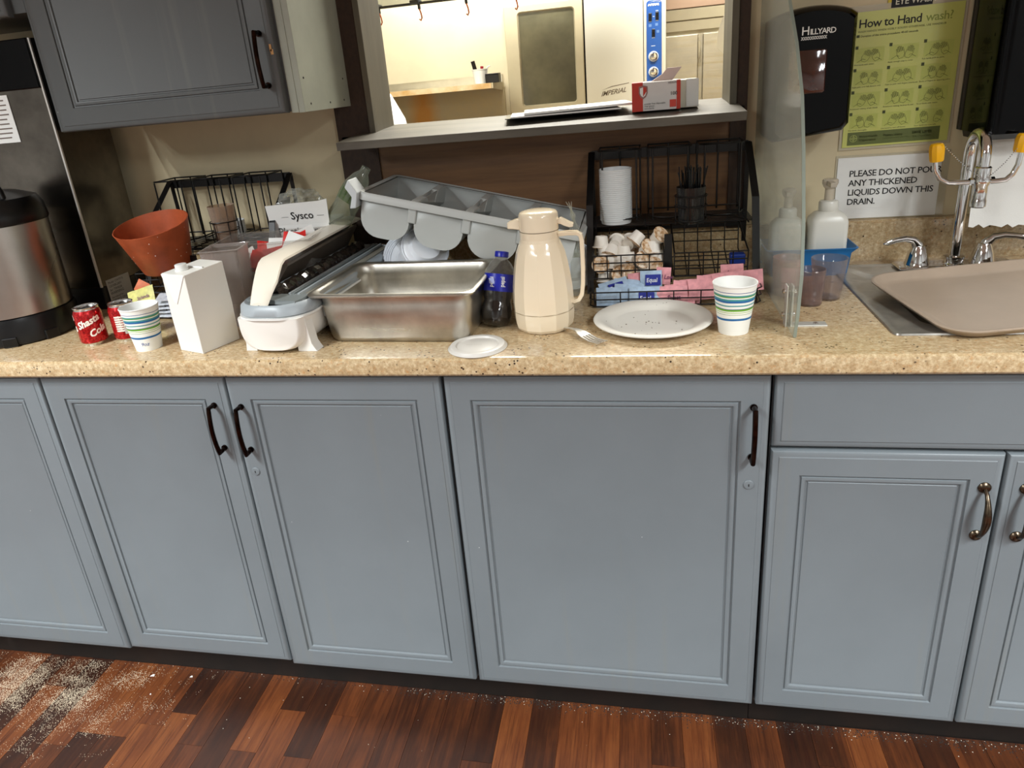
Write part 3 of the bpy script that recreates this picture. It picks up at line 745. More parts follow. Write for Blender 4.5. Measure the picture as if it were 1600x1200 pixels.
for k in range(5):
    a = rad(-118+k*4.2); q.obox(Mb_ @ Vector((.0325*cos(a), .0325*sin(a), .114)), (.0008, .0026, .017), RZ(a))
q.build('label_patch', mat('label_pale', (168, 178, 220), .5), BT, smooth=False)

# ------------------------------------------------------------------ ivory coffee jug
JG = thing('coffee_jug', 'ivory faceted insulated coffee jug with spout, thumb lever and handle', 'jug', (.187, .142, CT))
jc = (.187, .142, CT)
NF = 12
def facet(a, z):
    if z > .176: return 1
    s = 2*pi/NF; t = (a % s)/s; f = cos(pi/NF)/cos((t-.5)*s); k = 1 if z < .15 else (.176-z)/.026
    return f*k+(1-k)
jp = [(0, 0), (.046, 0), (.052, .002), (.0565, .008), (.0590, .018), (.0602, .032), (.0602, .0405)]
jp2 = [(.0602, .0415), (.0604, .06), (.0590, .085), (.0560, .11), (.0520, .135), (.0475, .155), (.0425, .168), (.0385, .176), (.0372, .182), (.0372, .196)]
MB().lathe(jp, NF*4, jc, wob=facet).build('base', M_ivory, JG, ang=12)
MB().lathe([(.0592, .0403), (.0592, .0417)], NF*4, jc).build('seam', M_ivory2, JG)
MB().lathe(jp2, NF*4, jc, wob=facet).build('body', M_ivory, JG, ang=12)
MB().lathe([(.0355, .1955), (.0355, .1975)], 40, jc).build('neck_gap', M_ivory2, JG)
MB().lathe([(.0375, .1975), (.0378, .222), (.0372, .228), (.0345, .2315), (.025, .234), (0, .2355)], 48, jc).build('lid', M_ivory, JG)
sp = []
for (t, wz, hz, zc) in ((0, .014, .016, .211), (.012, .012, .013, .2105), (.026, .0085, .009, .208)):
    xx = jc[0]-.034-t; sp.append([(xx, jc[1]-wz, CT+zc-hz*.7), (xx, jc[1]+wz, CT+zc-hz*.7), (xx, jc[1]+wz*.8, CT+zc+hz*.6), (xx, jc[1]-wz*.8, CT+zc+hz*.6)])
loft(MB(), sp).build('spout', M_ivory, JG, bevel=.002)
lv = [(jc[0]+.033, jc[1]-.004, CT+.2125), (jc[0]+.043, jc[1]-.004, CT+.2175), (jc[0]+.050, jc[1]-.004, CT+.2130), (jc[0]+.060, jc[1]-.004, CT+.2070), (jc[0]+.0665, jc[1]-.004, CT+.2050)]
mb = MB()
loft(mb, [[(p[0], p[1]-w_, p[2]-h_), (p[0], p[1]+w_, p[2]-h_), (p[0], p[1]+w_, p[2]+.002), (p[0], p[1]-w_, p[2]+.002)] for p, w_, h_ in zip(lv, (.006, .007, .009, .010, .0095), (.004, .010, .009, .006, .003))]).build('thumb_lever', M_ivory, JG, bevel=.001)
hp = [(jc[0]+.036, .187), (jc[0]+.055, .1885), (jc[0]+.072, .188), (jc[0]+.0785, .184), (jc[0]+.0805, .176), (jc[0]+.081, .15), (jc[0]+.081, .12), (jc[0]+.080, .09), (jc[0]+.077, .068), (jc[0]+.071, .058), (jc[0]+.062, .055), (jc[0]+.056, .057)]
mb = MB(); lo = []
for k, (xx, zz) in enumerate(hp):
    a_, b_ = hp[max(0, k-1)], hp[min(len(hp)-1, k+1)]; t = Vector((b_[0]-a_[0], 0, b_[1]-a_[1])).normalized(); n = Vector((t.z, 0, -t.x)); c_ = Vector((xx, jc[1]-.004, CT+zz))
    hw_, ht_ = .0085, .0042
    lo.append([c_+n*(-ht_)+Vector((0, -hw_, 0)), c_+n*(-ht_)+Vector((0, hw_, 0)), c_+n*ht_+Vector((0, hw_*.7, 0)), c_+n*(ht_*.2)+Vector((0, hw_*.45, 0)), c_+n*(ht_*.2)+Vector((0, -hw_*.45, 0)), c_+n*ht_+Vector((0, -hw_*.7, 0))])
loft(mb, lo).build('handle', M_ivory, JG, bevel=.0012, ang=50)

# ------------------------------------------------------------------ fork, lid, plate
FK = thing('fork', 'stainless dinner fork lying half under the ivory jug', 'fork', (.26, .08, CT))
f0, f1 = Vector((.222, .118, CT+.003)), Vector((.3085, .0285, CT+.003)); u = (f1-f0).normalized(); v_ = Vector((-u.y, u.x, 0)); LF = (f1-f0).length
def fp(s, t, z): return f0+u*s+v_*t+Vector((0, 0, z))
lo = []
for (s, w_, z) in ((-.055, .004, .0), (0, .0032, .003), (.03, .0035, .008), (.05, .0055, .0095), (.062, .0105, .007), (.075, .0118, .004)):
    lo.append([fp(s, -w_, z), fp(s, w_, z), fp(s, w_, z+.0018), fp(s, -w_, z+.0018)])
loft(MB(), lo).build('handle_and_neck', M_cut, FK, bevel=.0005)
for k in range(4):
    tt = -.0097+k*.00647
    lo = [[fp(s, tt-w_, z), fp(s, tt+w_, z), fp(s, tt+w_, z+.0015), fp(s, tt-w_, z+.0015)] for s, w_, z in ((.0745, .0021, .004), (.095, .0017, .0012), (LF-.004, .0014, .003), (LF, .0006, .0048))]
    loft(MB(), lo).build('tine', M_cut, FK, bevel=.0003)
LD2 = thing('cup_lid', 'translucent white round lid lying flat on the worktop in front', 'lid', (.0716, .0315, CT))
MB().lathe([(0, .004), (.030, .004), (.0345, .0028), (.041, .0028), (.0435, .0052), (.0475, .0058), (.0505, .005), (.0535, .0012), (.0562, 0), (.0568, .0012), (.0545, .003), (.052, .0066), (.048, .0074), (.042, .007), (.040, .0042), (.0355, .0042), (.031, .0055), (0, .0055)], 64, (.0716, .0315, CT)).build('disc', mat('frosted_lid', (232, 228, 220), .35, trans=.25), LD2)
text('embossed_print', 'PLEASE RECYCLE', .004, mat('frost_print', (205, 200, 190), .5), plane_f((.05, .030, CT+.0056), (1, 0, 0), (0, 1, 0), .0001), LD2)
PL = thing('plate', 'round white disposable plate with a few brown crumbs on it', 'plate', (.3975, .1435, CT))
pc = (.3975, .1435, CT)
M_plate = mat('plate_fibre', (222, 218, 208), .45)
MB().lathe([(0, .0), (.078, 0), (.083, .0015), (.092, .009), (.108, .0135), (.1125, .0125), (.1135, .0145), (.1115, .0165), (.106, .017), (.095, .0135), (.088, .0095), (.081, .0042), (.076, .0032), (0, .0032)], 72, pc).build('dish', M_plate, PL)
cr = MB()
for k in range(34):
    a = R.uniform(0, 2*pi); r_ = R.uniform(.0, .10); z = .0032 if r_ < .078 else .0035+(r_-.078)*.55
    if r_ > .09: z = .0135
    s_ = R.uniform(.0005, .0016)
    cr.obox((pc[0]+r_*cos(a), pc[1]+r_*sin(a), CT+z+s_*.3), (s_*1.6, s_, s_*.7), RZ(a*3))
o = cr.build('crumbs', mat('brown_crumb', (88, 62, 38), .8), PL, smooth=False); o['kind'] = 'stuff'

# ------------------------------------------------------------------ wire racks
RW = .352
def side_pts(x): return [(x, .570, .012), (x, .570, .284), (x, .545, .292), (x, .415, .200), (x, .328, .008)]
def make_rack(label):
    root = thing('condiment_rack', label, 'rack', (0, 0, CT), (0, 0, 0), 'black wire condiment racks')
    x0, x1 = 0.0, RW
    def flatbar(pts, w_=.006, name='side_bar'):
        # flat strip bent in the y-z plane
        mb = MB(); lo = []
        for k, p in enumerate(pts):
            a_, b_ = Vector(pts[max(0, k-1)]), Vector(pts[min(len(pts)-1, k+1)]); t = (b_-a_).normalized(); n = Vector((0, -t.z, t.y)); p = Vector(p)
            lo.append([p-n*.0013-Vector((w_, 0, 0)), p+n*.0013-Vector((w_, 0, 0)), p+n*.0013+Vector((w_, 0, 0)), p-n*.0013+Vector((w_, 0, 0))])
        loft(mb, lo); return mb.build(name, M_wire, root, smooth=False, local=True)
    for x_ in (x0, x1):
        flatbar([(x_, .548, .290), (x_, .410, .190), (x_, .345, .004)], .0075, 'side_bar')
        flatbar([(x_, .552, .292), (x_, .566, .004)], .005, 'rear_leg')
    MB().box(x0, x1, .549, .5515, .272, .294).build('top_bar', M_wire, root, smooth=False, local=True)
    MB().box(x0, x1, .549, .5515, .10, .108).build('rear_bar', M_wire, root, smooth=False, local=True)
    wr = .0021
    # three holders of bent wire above the mid shelf
    for i in range(3):
        cx = x0+.066+i*.110; hw_ = .046
        yb, yf = .545, .425
        loop = [(cx-hw_, yb, .300)]+[(cx-hw_*cos(pi*q/10), yf+.046-.046*sin(pi*q/10), .300+.004*sin(pi*q/10)) for q in range(11)]+[(cx+hw_, yb, .300)]
        mb = MB().tube(loop, wr, 6, closed=True)
        lowl = [(p[0], p[1], .152) for p in loop]; mb.tube(lowl, wr, 6, closed=True)
        for (px_, py_) in ((cx-hw_*.81, yf+.019), (cx+hw_*.81, yf+.019), (cx-hw_, yb), (cx, yb), (cx+hw_, yb)):
            mb.tube([(px_, py_, .300), (px_, py_, .145)], wr, 6)
        mb.build('cup_holder', M_wire, root, local=True)
    mb = MB()
    for k in range(9):
        y = .42+k*.0155; mb.tube([(x0, y, .139), (x1, y, .139)], .0013, 6)
    for k in range(4):
        x_ = x0+.012+k*(RW-.024)/3; mb.tube([(x_, .41, .137), (x_, .55, .137)], .0018, 6)
    mb.build('mid_shelf', M_wire, root, local=True)
    mb = MB(); ccx, ccy = .219+.0, .415
    for z in (.148, .178, .20):
        mb.tube([(ccx+.034*cos(2*pi*k/24), ccy+.034*sin(2*pi*k/24), z) for k in range(24)], .0014, 6, closed=True)
    for k in range(6):
        a = 2*pi*k/6+.3; mb.tube([(ccx+.034*cos(a), ccy+.034*sin(a), .14), (ccx+.034*cos(a), ccy+.034*sin(a), .20)], .0013, 6)
    mb.build('ring_holder', M_wire, root, local=True)
    for i in range(2):
        bx0 = x0+.010+i*.170; bx1 = bx0+.148; mb = MB()
        def sy(t): return .310+.0*t
        zt_f, zb_f = .098, .046
        # front lattice
        for z in (.046, .063, .081, .098): mb.tube([(bx0, .318+(z-.046)*-.12, z), (bx1, .318+(z-.046)*-.12, z)], .0016, 6)
        for k in range(6):
            x_ = bx0+(bx1-bx0)*k/5; mb.tube([(x_, .312, .098), (x_, .318, .046), (x_, .36, .036), (x_, .47, .066), (x_, .478, .125)], .0013, 6)
        for (y, z) in ((.36, .036), (.40, .047), (.44, .058), (.476, .085), (.4775, .105), (.478, .125)): mb.tube([(bx0, y, z), (bx1, y, z)], .0013, 6)
        for x_ in (bx0, bx1): mb.tube([(x_, .312, .098), (x_, .478, .126)], .0018, 6)
        mb.build('basket', M_wire, root, local=True)
    MB().box(x0+.160, x0+.176, .330, .334, .03, .135).build('centre_strip', M_wire, root, smooth=False, local=True)
    mb = MB(); ty0, ty1 = .245, .338
    for z, y_ in ((.004, ty0+.006), (.020, ty0+.002), (.036, ty0)):
        mb.tube([(x0+.002, ty1, z), (x0+.004, y_+.012, z), (x0+.014, y_, z), (x1-.014, y_, z), (x1-.004, y_+.012, z), (x1-.002, ty1, z)], .0015, 6)
    for k in range(7):
        x_ = x0+.014+k*(RW-.028)/6; mb.tube([(x_, ty0, .036), (x_, ty0+.006, .004), (x_, ty1, .003)], .0013, 6)
    mb.build('front_tray', M_wire, root, local=True)
    return root
RK = make_rack('black wire rack holding creamers and sweetener packets under the serving window')
RK.location = (.2665, 0, CT)
RK2 = dup(RK, (-.864, 0, CT), (0, 0, 0), 'black wire rack in the left corner behind the red pot')

# stack of plastic cups in the left holder of the right rack
stk_prof = [(0, .0), (.0335, .0), (.0345, .007), (.0362, .0078), (.0362, .0098), (.0345, .0098), (.0332, .0015), (0, .0015)]
M_stack = mat('white_cup_plastic', (224, 226, 226), .22, trans=.05)
pr = None
for k in range(27):
    loc = (.3235, .455, CT+.1405+k*.0043); 
    if pr is None:
        pr = thing('portion_cup', 'thin white plastic portion cup nested in the tall stack in the right rack', 'cup', loc, (0, 0, 0), 'nested white portion cups in the right rack')
        o = MB().lathe([(r_, z) for r_, z in stk_prof], 40).build('shell', M_stack, pr, local=True)
    else: dup(pr, loc)
for k in range(8):
    dup(pr, (-.864+.172, .52, CT+.1405+k*.0046), label='thin white plastic portion cup in the short stack in the left rack', group='nested white portion cups in the left rack')
# stirrers
SCP = thing('stirrer_tumbler', 'smoky clear tumbler holding black stirrers in the ring of the right rack', 'tumbler', (.4855, .415, CT+.1385))
MB().lathe([(0, 0), (.0262, 0), (.0312, .078), (.0300, .078), (.0252, .002), (0, .002)], 36, (.4855, .415, CT+.141)).build('shell', thin('smoky_plastic', (170, 168, 165), .08, (110, 110, 110)), SCP)
for k in range(44):
    a = R.uniform(0, 2*pi); r0, r1 = R.uniform(0, .020), R.uniform(.006, .037); h = R.uniform(.110, .126)
    p0 = Vector((.4855+r0*cos(a), .415+r0*sin(a), CT+.144)); p1 = Vector((.4855+r1*cos(a), .415+r1*sin(a)*.8, CT+.141+h))
    mb = MB().tube([p0, p0.lerp(p1, .97)], .0013, 5).build('stirrer', M_black, None)
    tag(mb, 'thin black coffee stirrer standing in the smoky tumbler', 'stirrer', 'black stirrers in the rack tumbler')
TL = thing('tumbler', 'empty smoky ribbed tumbler in the ring of the left rack', 'tumbler', (-.645, .415, CT+.1385))
MB().lathe([(0, .0), (.026, 0), (.027, .03), (.0325, .098), (.0312, .098), (.0258, .03), (.025, .002), (0, .002)], 48, (-.645, .415, CT+.141), wob=lambda a, z: 1+(.012*sin(16*a) if z < .06 else 0)).build('shell', thin('brown_smoke_plastic', (226, 214, 202), .16, (206, 186, 168)), TL)

# ------------------------------------------------------------------ creamers
M_cream = mat('creamer_white', (236, 230, 220), .4)
def m_foil():
    m = bpy.data.materials.new('brown_foil_lid'); N = NT(m)
    N.base(N.ramp(N.noise(N.coord('Object'), 110, 4, .7), [(.35, lin((120, 78, 44))), (.46, lin((200, 158, 112))), (.6, lin((238, 222, 200)))])); N.b.inputs['Roughness'].default_value = .35; return m
M_foil = m_foil()
CR = thing('creamer_cup', 'white creamer cup', 'creamer', (0, 0, 0), (0, 0, 0), 'coffee creamers in the wire basket'); CR.scale = (1.28, 1.28, 1.28)
MB().lathe([(0, .001), (.0088, .001), (.0095, 0), (.0102, 0), (.0128, .017), (.0150, .0178), (.0152, .0190)], 28).build('pot', M_cream, CR, local=True)
MB().lathe([(.0152, .0190), (.0150, .0196), (0, .0198)], 28).build('foil_lid', M_foil, CR, local=True)
# px-like layout on the basket: (u across 0..1, w height, kind)
lay = [(.05, .118, 'S'), (.27, .116, 'B'), (.48, .115, 'B'), (.70, .121, 'T'), (.93, .124, 'L3'), (.08, .097, 'S2'), (.24, .095, 'T'), (.42, .097, 'S'), (.75, .100, 'L3'), (.90, .105, 'S'),
       (.04, .072, 'L'), (.20, .076, 'S'), (.34, .078, 'S2'), (.49, .083, 'S'), (.66, .079, 'L'), (.95, .085, 'S'), (.32, .062, 'B'), (.50, .060, 'L'), (.74, .064, 'S2'), (.93, .066, 'L'),
       (.10, .048, 'S'), (.30, .046, 'L3'), (.50, .048, 'L'), (.70, .047, 'S'), (.90, .046, 'L2')]
rots = {'S': (rad(172), 0, 0), 'S2': (rad(160), rad(-16), 0), 'B': (rad(-78), 0, 0), 'T': (rad(150), rad(35), 0), 'L': (rad(62), rad(10), 0), 'L2': (rad(75), rad(-25), 0), 'L3': (rad(45), rad(30), 0)}
words = {'S': 'white creamer cup standing upright', 'S2': 'white creamer cup leaning sideways', 'B': 'white creamer cup showing its round bottom', 'T': 'white creamer cup tipped over at an angle', 'L': 'creamer cup showing its brown foil lid', 'L2': 'creamer cup turned on its side, brown lid forward', 'L3': 'creamer cup tilted, brown and white lid upward'}
rowname = lambda w_: 'top' if w_ > .11 else 'second' if w_ > .09 else 'third' if w_ > .068 else 'fourth' if w_ > .055 else 'bottom'
colname = lambda u_: 'at the left edge' if u_ < .12 else 'left of centre' if u_ < .40 else 'near the centre' if u_ < .60 else 'right of centre' if u_ < .80 else 'at the right edge'
first = True
for (u_, w_, kd) in lay:
    loc = (.2785+u_*.130+.008, .340+.33*max(0, w_-.05)+R.uniform(-.002, .002), CT+w_-.008+(.020 if kd in ('S', 'S2', 'T') else 0)); rz = R.uniform(-.4, .4)
    rt_ = (rots[kd][0], rots[kd][1], rz); lb = '%s, %s row %s' % (words[kd], rowname(w_), colname(u_))
    if first: CR.location = loc; CR.rotation_euler = rt_; CR['label'] = lb; first = False
    else: dup(CR, loc, rt_, lb)
for k in range(16):
    dup(CR, (.292+(k % 6)*.0225, .385+.03*(k//6), CT+.060+.012*(k//6)+.0*k), (R.uniform(-.6, .6), R.uniform(-.6, .6), 0), 'creamer cup deep in the basket behind the front ones', 'hidden creamers in the wire basket')

# ------------------------------------------------------------------ packets
def m_packet(name, c): return mat(name, c, .5, var=.12, vs=60)
PK = {'b': m_packet('packet_blue', (176, 200, 224)), 'p': m_packet('packet_pink', (232, 160, 166)), 'y': m_packet('packet_yellow', (208, 204, 120)), 'w': m_packet('packet_white', (214, 218, 224)), 'o': m_packet('packet_orange', (214, 110, 60))}
INKB = mat('packet_blue_ink', (40, 52, 150), .5); INKR = mat('packet_dark_ink', (110, 50, 90), .5)
def packet(kind, loc, rot, label, word=None, band=False, wd=.062, ht=.043, group='sweetener packets in the right rack'):
    r = thing('sweetener_packet', label, 'packet', loc, rot, group); M = wm(r)
    mb = MB(); nx, ny = 6, 4; top = []; bot = []
    sd = R.random()*9
    for j in range(ny+1):
        for i in range(nx+1):
            x_, y_ = -wd/2+wd*i/nx, -ht/2+ht*j/ny; e = sin(pi*i/nx)*sin(pi*j/ny)
            d_ = .0007*sin(x_*140+sd)+.0005*sin(y_*190+sd)
            top.append(M @ Vector((x_, y_, .0004+.0022*e+d_))); bot.append(M @ Vector((x_, y_, -.0004-.0014*e+d_)))
    n = len(top); fs = []
    for j in range(ny):
        for i in range(nx):
            a_ = j*(nx+1)+i; fs.append((a_, a_+1, a_+nx+2, a_+nx+1)); fs.append((n+a_, n+a_+nx+1, n+a_+nx+2, n+a_+1))
    ring = [j*(nx+1) for j in range(ny, 0, -1)]+[i for i in range(nx)]+[nx+j*(nx+1) for j in range(ny)]+[ny*(nx+1)+i for i in range(nx, 0, -1)]
    for k in range(len(ring)): a_, b_ = ring[k], ring[(k+1) % len(ring)]; fs.append((a_, b_, n+b_, n+a_))
    mb.add(top+bot, fs).build('sachet', PK[kind], r)
    ink = INKB if kind in 'bw' else INKR
    if band:
        MB().add([M @ Vector(q_) for q_ in ((-.012, -.013, .0036), (.020, -.013, .0036), (.020, .010, .0036), (-.012, .010, .0036))], [(0, 1, 2, 3)]).build('printed_band', ink, r, smooth=False)
    if word:
        ms = mat('packet_word', (236, 240, 246), .5) if band else ink
        text('lettering', word, .0125, ms, lambda x, y: M @ Vector((-.010+x*.85, -.006+y, .0042)), r, .1, bold=.0002)
    return r
tilt = rad(74)
lb_b = 'pale blue sweetener packet '
packet('b', (.315, .262, CT+.020), (tilt, 0, rad(2)), lb_b+'upright at the left end of the rack tray', None)
packet('b', (.352, .268, CT+.024), (tilt, rad(4), 0), lb_b+'second from the left end, in front', None)
packet('b', (.384, .258, CT+.020), (tilt, 0, 0), lb_b+'with a large dark blue emblem behind the plate', 'Equal', True)
packet('b', (.322, .280, CT+.035), (rad(40), rad(-12), rad(12)), lb_b+'with a navy band, lying slanted on the others at left', 'Equal', True)
packet('b', (.350, .285, CT+.032), (rad(50), rad(6), 0), lb_b+'lying across the tray left of the upright one', None)
packet('b', (.398, .296, CT+.048), (rad(82), 0, rad(2)), lb_b+'sticking up, small navy name panel, beside creamers', 'Equal', True, .045, .036)
packet('p', (.440, .258, CT+.020), (tilt, 0, 0), 'pink sweetener packet with round emblem behind the plate', "Sweet", False)
packet('p', (.376, .300, CT+.040), (rad(78), rad(-6), 0), 'pink sweetener packet half hidden behind the blue ones', None, False, .05)
packet('p', (.424, .304, CT+.052), (rad(80), rad(4), 0), 'pink sweetener packet standing beside the upright blue one', "N Low", False, .030, .036)
for k in range(7):
    packet('p', (.455+k*.016, .264+.006*(k % 3), CT+.022+.0035*k), (rad(68+R.uniform(-8, 8)), rad(R.uniform(-12, 6)), rad(R.uniform(-6, 6))), ['first', 'second', 'third', 'fourth', 'fifth', 'sixth', 'seventh'][k]+' pink packet of the leaning row, counting from the blue packets', "Low" if k % 3 == 1 else None, False, .06, .044, 'pink packets in a leaning row')
packet('p', (.562, .300, CT+.058), (rad(80), 0, rad(4)), 'pink sweetener packet sticking up behind the right paper cup', 'Low', False, .046, .030)
packet('p', (.592, .290, CT+.040), (rad(70), rad(-10), rad(-20)), 'pink sweetener packet at the right end of the rack tray', None)
BC = tag(MB().box(.568, .600, .385, .41, CT+.048, CT+.072).build('blue_box', mat('small_blue_box', (20, 50, 130), .4), None, smooth=False, bevel=.003), 'small dark blue box in the empty wire basket', 'box')
GL = 'packets in the left rack'
packet('y', (-.813, .262, CT+.052), (rad(62), rad(-14), rad(8)), 'yellow sweetener packet folded at the top of the left rack tray', 'Splenda', False, .070, .045, GL)
packet('y', (-.805, .256, CT+.022), (rad(60), rad(4), 0), 'yellow sweetener packet lower down behind the wire', 'Splenda', False, .06, .04, GL)
packet('o', (-.835, .300, CT+.068), (rad(70), rad(30), 0), 'small orange packet behind the yellow one', None, False, .03, .03, GL)
for k in range(5):
    packet('w', (-.745+.004*k, .258, CT+.012+.010*k), (rad(12), rad(2*k-4), rad(6*k-10)), ['lowest', 'second lowest', 'middle', 'second highest', 'topmost'][k]+' white sugar packet in the flat pile behind the carton', 'sugar', False, .065, .04, 'white packets lying in the left rack')

# ------------------------------------------------------------------ red pot tilted on the left rack
PT = thing('plastic_pot', 'terracotta coloured plastic pot tipped sideways on the left wire rack', 'pot', (-.765, .325, CT+.112), (rad(13), rad(0), 0)); PT.scale = (.95, .95, .95)
MB().lathe([(0, 0), (.058, 0), (.062, .003), (.0895, .112), (.0915, .1185), (.0895, .119), (.0872, .112), (.0600, .005), (0, .004)], 56).build('shell', M_terra, PT, local=True, ang=50)
dr = MB(); Mp = wm(PT)
for k in range(26):
    a = R.uniform(0, 2*pi); z = R.uniform(.03, .112); r_ = .0625+(.0895-.0625)*(z-.003)/.109; s_ = R.uniform(.0006, .0014)
    dr.lathe([(s_, -s_*.3), (s_*.7, s_*.5), (0, s_*.8)], 8, Mp @ Vector((r_*cos(a), r_*sin(a), z)), RZ(a) @ RY(pi/2))
o = dr.build('water_drops', mat('drop', (235, 225, 215), .1), PT); o['kind'] = 'stuff'

# ------------------------------------------------------------------ Sysco box, clear bin with red packets, bag, clear bottle
SB = thing('carton_box', 'white cardboard box with a torn flap printed Sysco behind the clear bin', 'box', (-.44, .45, CT))
Msb = Matrix.Translation((-.445, .44, CT)) @ Matrix.Rotation(rad(3), 4, 'Z')
def sp_(x, y, z): return Msb @ Vector((x, y, z))
for (a_, b_) in (((-.075, -.02), (.075, .09)),):
    bx = MB(); t_ = .002
    for (xa, xb, ya, yb) in ((-.075, .075, -.02, -.018), (-.075, .075, .088, .09), (-.075, -.073, -.018, .088), (.073, .075, -.018, .088), (-.073, .073, -.018, .088)):
        zt = .182 if (xb-xa) > .1 and (yb-ya) < .01 else .178
        if (yb-ya) > .01 and (xb-xa) > .1: zt = .003
        vs = [sp_(x, y, z) for z in (0, zt) for x, y in ((xa, ya), (xb, ya), (xb, yb), (xa, yb))]
        bx.add(vs, [(0, 3, 2, 1), (4, 5, 6, 7), (0, 1, 5, 4), (1, 2, 6, 5), (2, 3, 7, 6), (3, 0, 4, 7)])
bx.build('box_walls', mat('box_card', (226, 226, 222), .55), SB, smooth=False)
fl1 = [(-.077, -.020, .180), (.077, -.020, .180), (.083, -.030, .240), (.060, -.029, .236), (.0, -.029, .2345), (-.078, -.0275, .231)]
MB().add([sp_(*p) for p in fl1]+[sp_(p[0], p[1]+.0015, p[2]) for p in fl1], [(0, 1, 2, 3, 4, 5), (11, 10, 9, 8, 7, 6)]+[(k, (k+1) % 6, 6+(k+1) % 6, 6+k) for k in range(6)]).build('front_flap', mat('box_card2', (228, 228, 224), .55), SB, smooth=False)
fl2 = [(-.077, .0, .182), (-.077, .09, .182), (-.060, .085, .236), (-.055, .02, .238)]
MB().add([sp_(*p) for p in fl2]+[sp_(p[0]+.0015, p[1], p[2]) for p in fl2], [(0, 1, 2, 3), (7, 6, 5, 4)]+[(k, (k+1) % 4, 4+(k+1) % 4, 4+k) for k in range(4)]).build('side_flap', mat('kraft', (92, 74, 54), .7), SB, smooth=False)
nrm = lambda x, y, z: sp_(x, -.0212-.0080*((z-.180)/.055) if z > .18 else -.0212, z)
text('lettering', 'Sysco', .026, M_ink, lambda x, y: nrm(-.018+x, 0, .194+y), SB, bold=.0003)
text('lettering', 'Plastic Straws', .026, M_ink, lambda x, y: nrm(-.058+x, 0, .156+y), SB, bold=.0003)
MB().add([nrm(-.042, 0, .2), nrm(-.024, 0, .2), nrm(-.024, 0, .2008), nrm(-.042, 0, .2008)], [(0, 1, 2, 3)]).add([nrm(.05, 0, .2), nrm(.068, 0, .2), nrm(.068, 0, .2008), nrm(.05, 0, .2008)], [(0, 1, 2, 3)]).build('printed_rule', M_ink, SB, smooth=False)
CB = thing('clear_bin', 'clear plastic bin of red and white packets behind the wrap dispenser', 'bin', (-.45, .3, CT))
Mcb = Matrix.Translation((-.490, .315, CT)) @ Matrix.Rotation(rad(8), 4, 'Z')
def cbl(e, z): return [Mcb @ Vector((x, y, z)) for x, y in rrect(-.10-e, .13+e, -.07-e, .075+e, .012, 4)]
loft(MB(), [cbl(-.012, 0), cbl(0, .168), cbl(.006, .172), cbl(.006, .174), cbl(-.001, .174), cbl(-.0025, .168), cbl(-.014, .003)]).build('shell', M_glass, CB, ang=50)
MB().obox(Mcb @ Vector((-.035, -.075, .125)), (.052, .003, .060), RZ(rad(8)) @ RX(rad(-10))).build('front_scoop', M_glass, CB, bevel=.006)
CC = thing('clear_bin', 'narrow clear plastic container standing between the carton and the dispenser', 'bin', (-.535, .20, CT))
Mcc = Matrix.Translation((-.520, .20, CT)) @ Matrix.Rotation(rad(12), 4, 'Z')
def ccl(e, z): return [Mcc @ Vector((x, y, z)) for x, y in rrect(-.045-e, .038+e, -.038-e, .045+e, .006, 3)]
loft(MB(), [ccl(-.010, 0), ccl(0, .176), ccl(.004, .178), ccl(-.0005, .179), ccl(-.002, .174), ccl(-.012, .003)]).build('shell', thin('smoky_clear', (232, 226, 222), .16, (206, 196, 190)), CC, ang=50)
M_redp = mat('red_wrap', (206, 40, 36), .3, var=.2, vs=40)
for k in range(16):
    ii, jj = k % 4, k//4
    loc = Mcb @ Vector((-.060+ii*.046+R.uniform(-.008, .008), -.020+jj*.022, .105+.012*ii+R.uniform(0, .022)))
    r = thing('wrapped_packet', 'red packet' if k % 3 else 'white and red packet', 'packet', loc, (R.uniform(.9, 1.5), R.uniform(-.5, .5), R.uniform(-.5, .5)))
    r['label'] = ('red' if k % 3 else 'white') + ' wrapped packet in the clear bin, %s row, %s from the left' % (['front', 'second', 'third', 'rear'][jj], ['first', 'second', 'third', 'fourth'][ii]); r['group'] = ('red' if k % 3 else 'white') + ' packets in the clear bin'
    Mr = wm(r); MB().add([Mr @ Vector(p) for p in ((-.026, -.022, 0), (.026, -.022, .001), (.027, .022, 0), (-.026, .022, .002), (0, 0, .007), (0, 0, -.004))], [(0, 1, 4), (1, 2, 4), (2, 3, 4), (3, 0, 4), (1, 0, 5), (2, 1, 5), (3, 2, 5), (0, 3, 5)]).build('wrapper', M_redp if k % 3 else M_white, r)
# bottle of clear PET lying against the corner
CLB = thing('clear_bottle', 'empty clear plastic bottle leaning behind the grey bin end', 'bottle', (-.366, .450, CT+.165), (rad(-6), rad(36), 0))
MB().lathe([(0, .004), (.022, 0), (.030, .010), (.032, .03), (.030, .06), (.032, .09), (.031, .115), (.022, .14), (.012, .155), (.0115, .168), (.0105, .168), (.011, .155), (.021, .139), (.030, .115), (.031, .09), (.029, .06), (.031, .03), (.028, .011), (0, .0055)], 40).build('shell', thin('pet_clear2', (240, 242, 236), .07, (214, 218, 204)), CLB, local=True, ang=50)
MB().lathe([(.0312, .075), (.0322, .09), (.0318, .105)], 14, wob=None).build('green_label', thin('green_label', (170, 196, 140), .2, (110, 140, 84)), CLB, local=True)
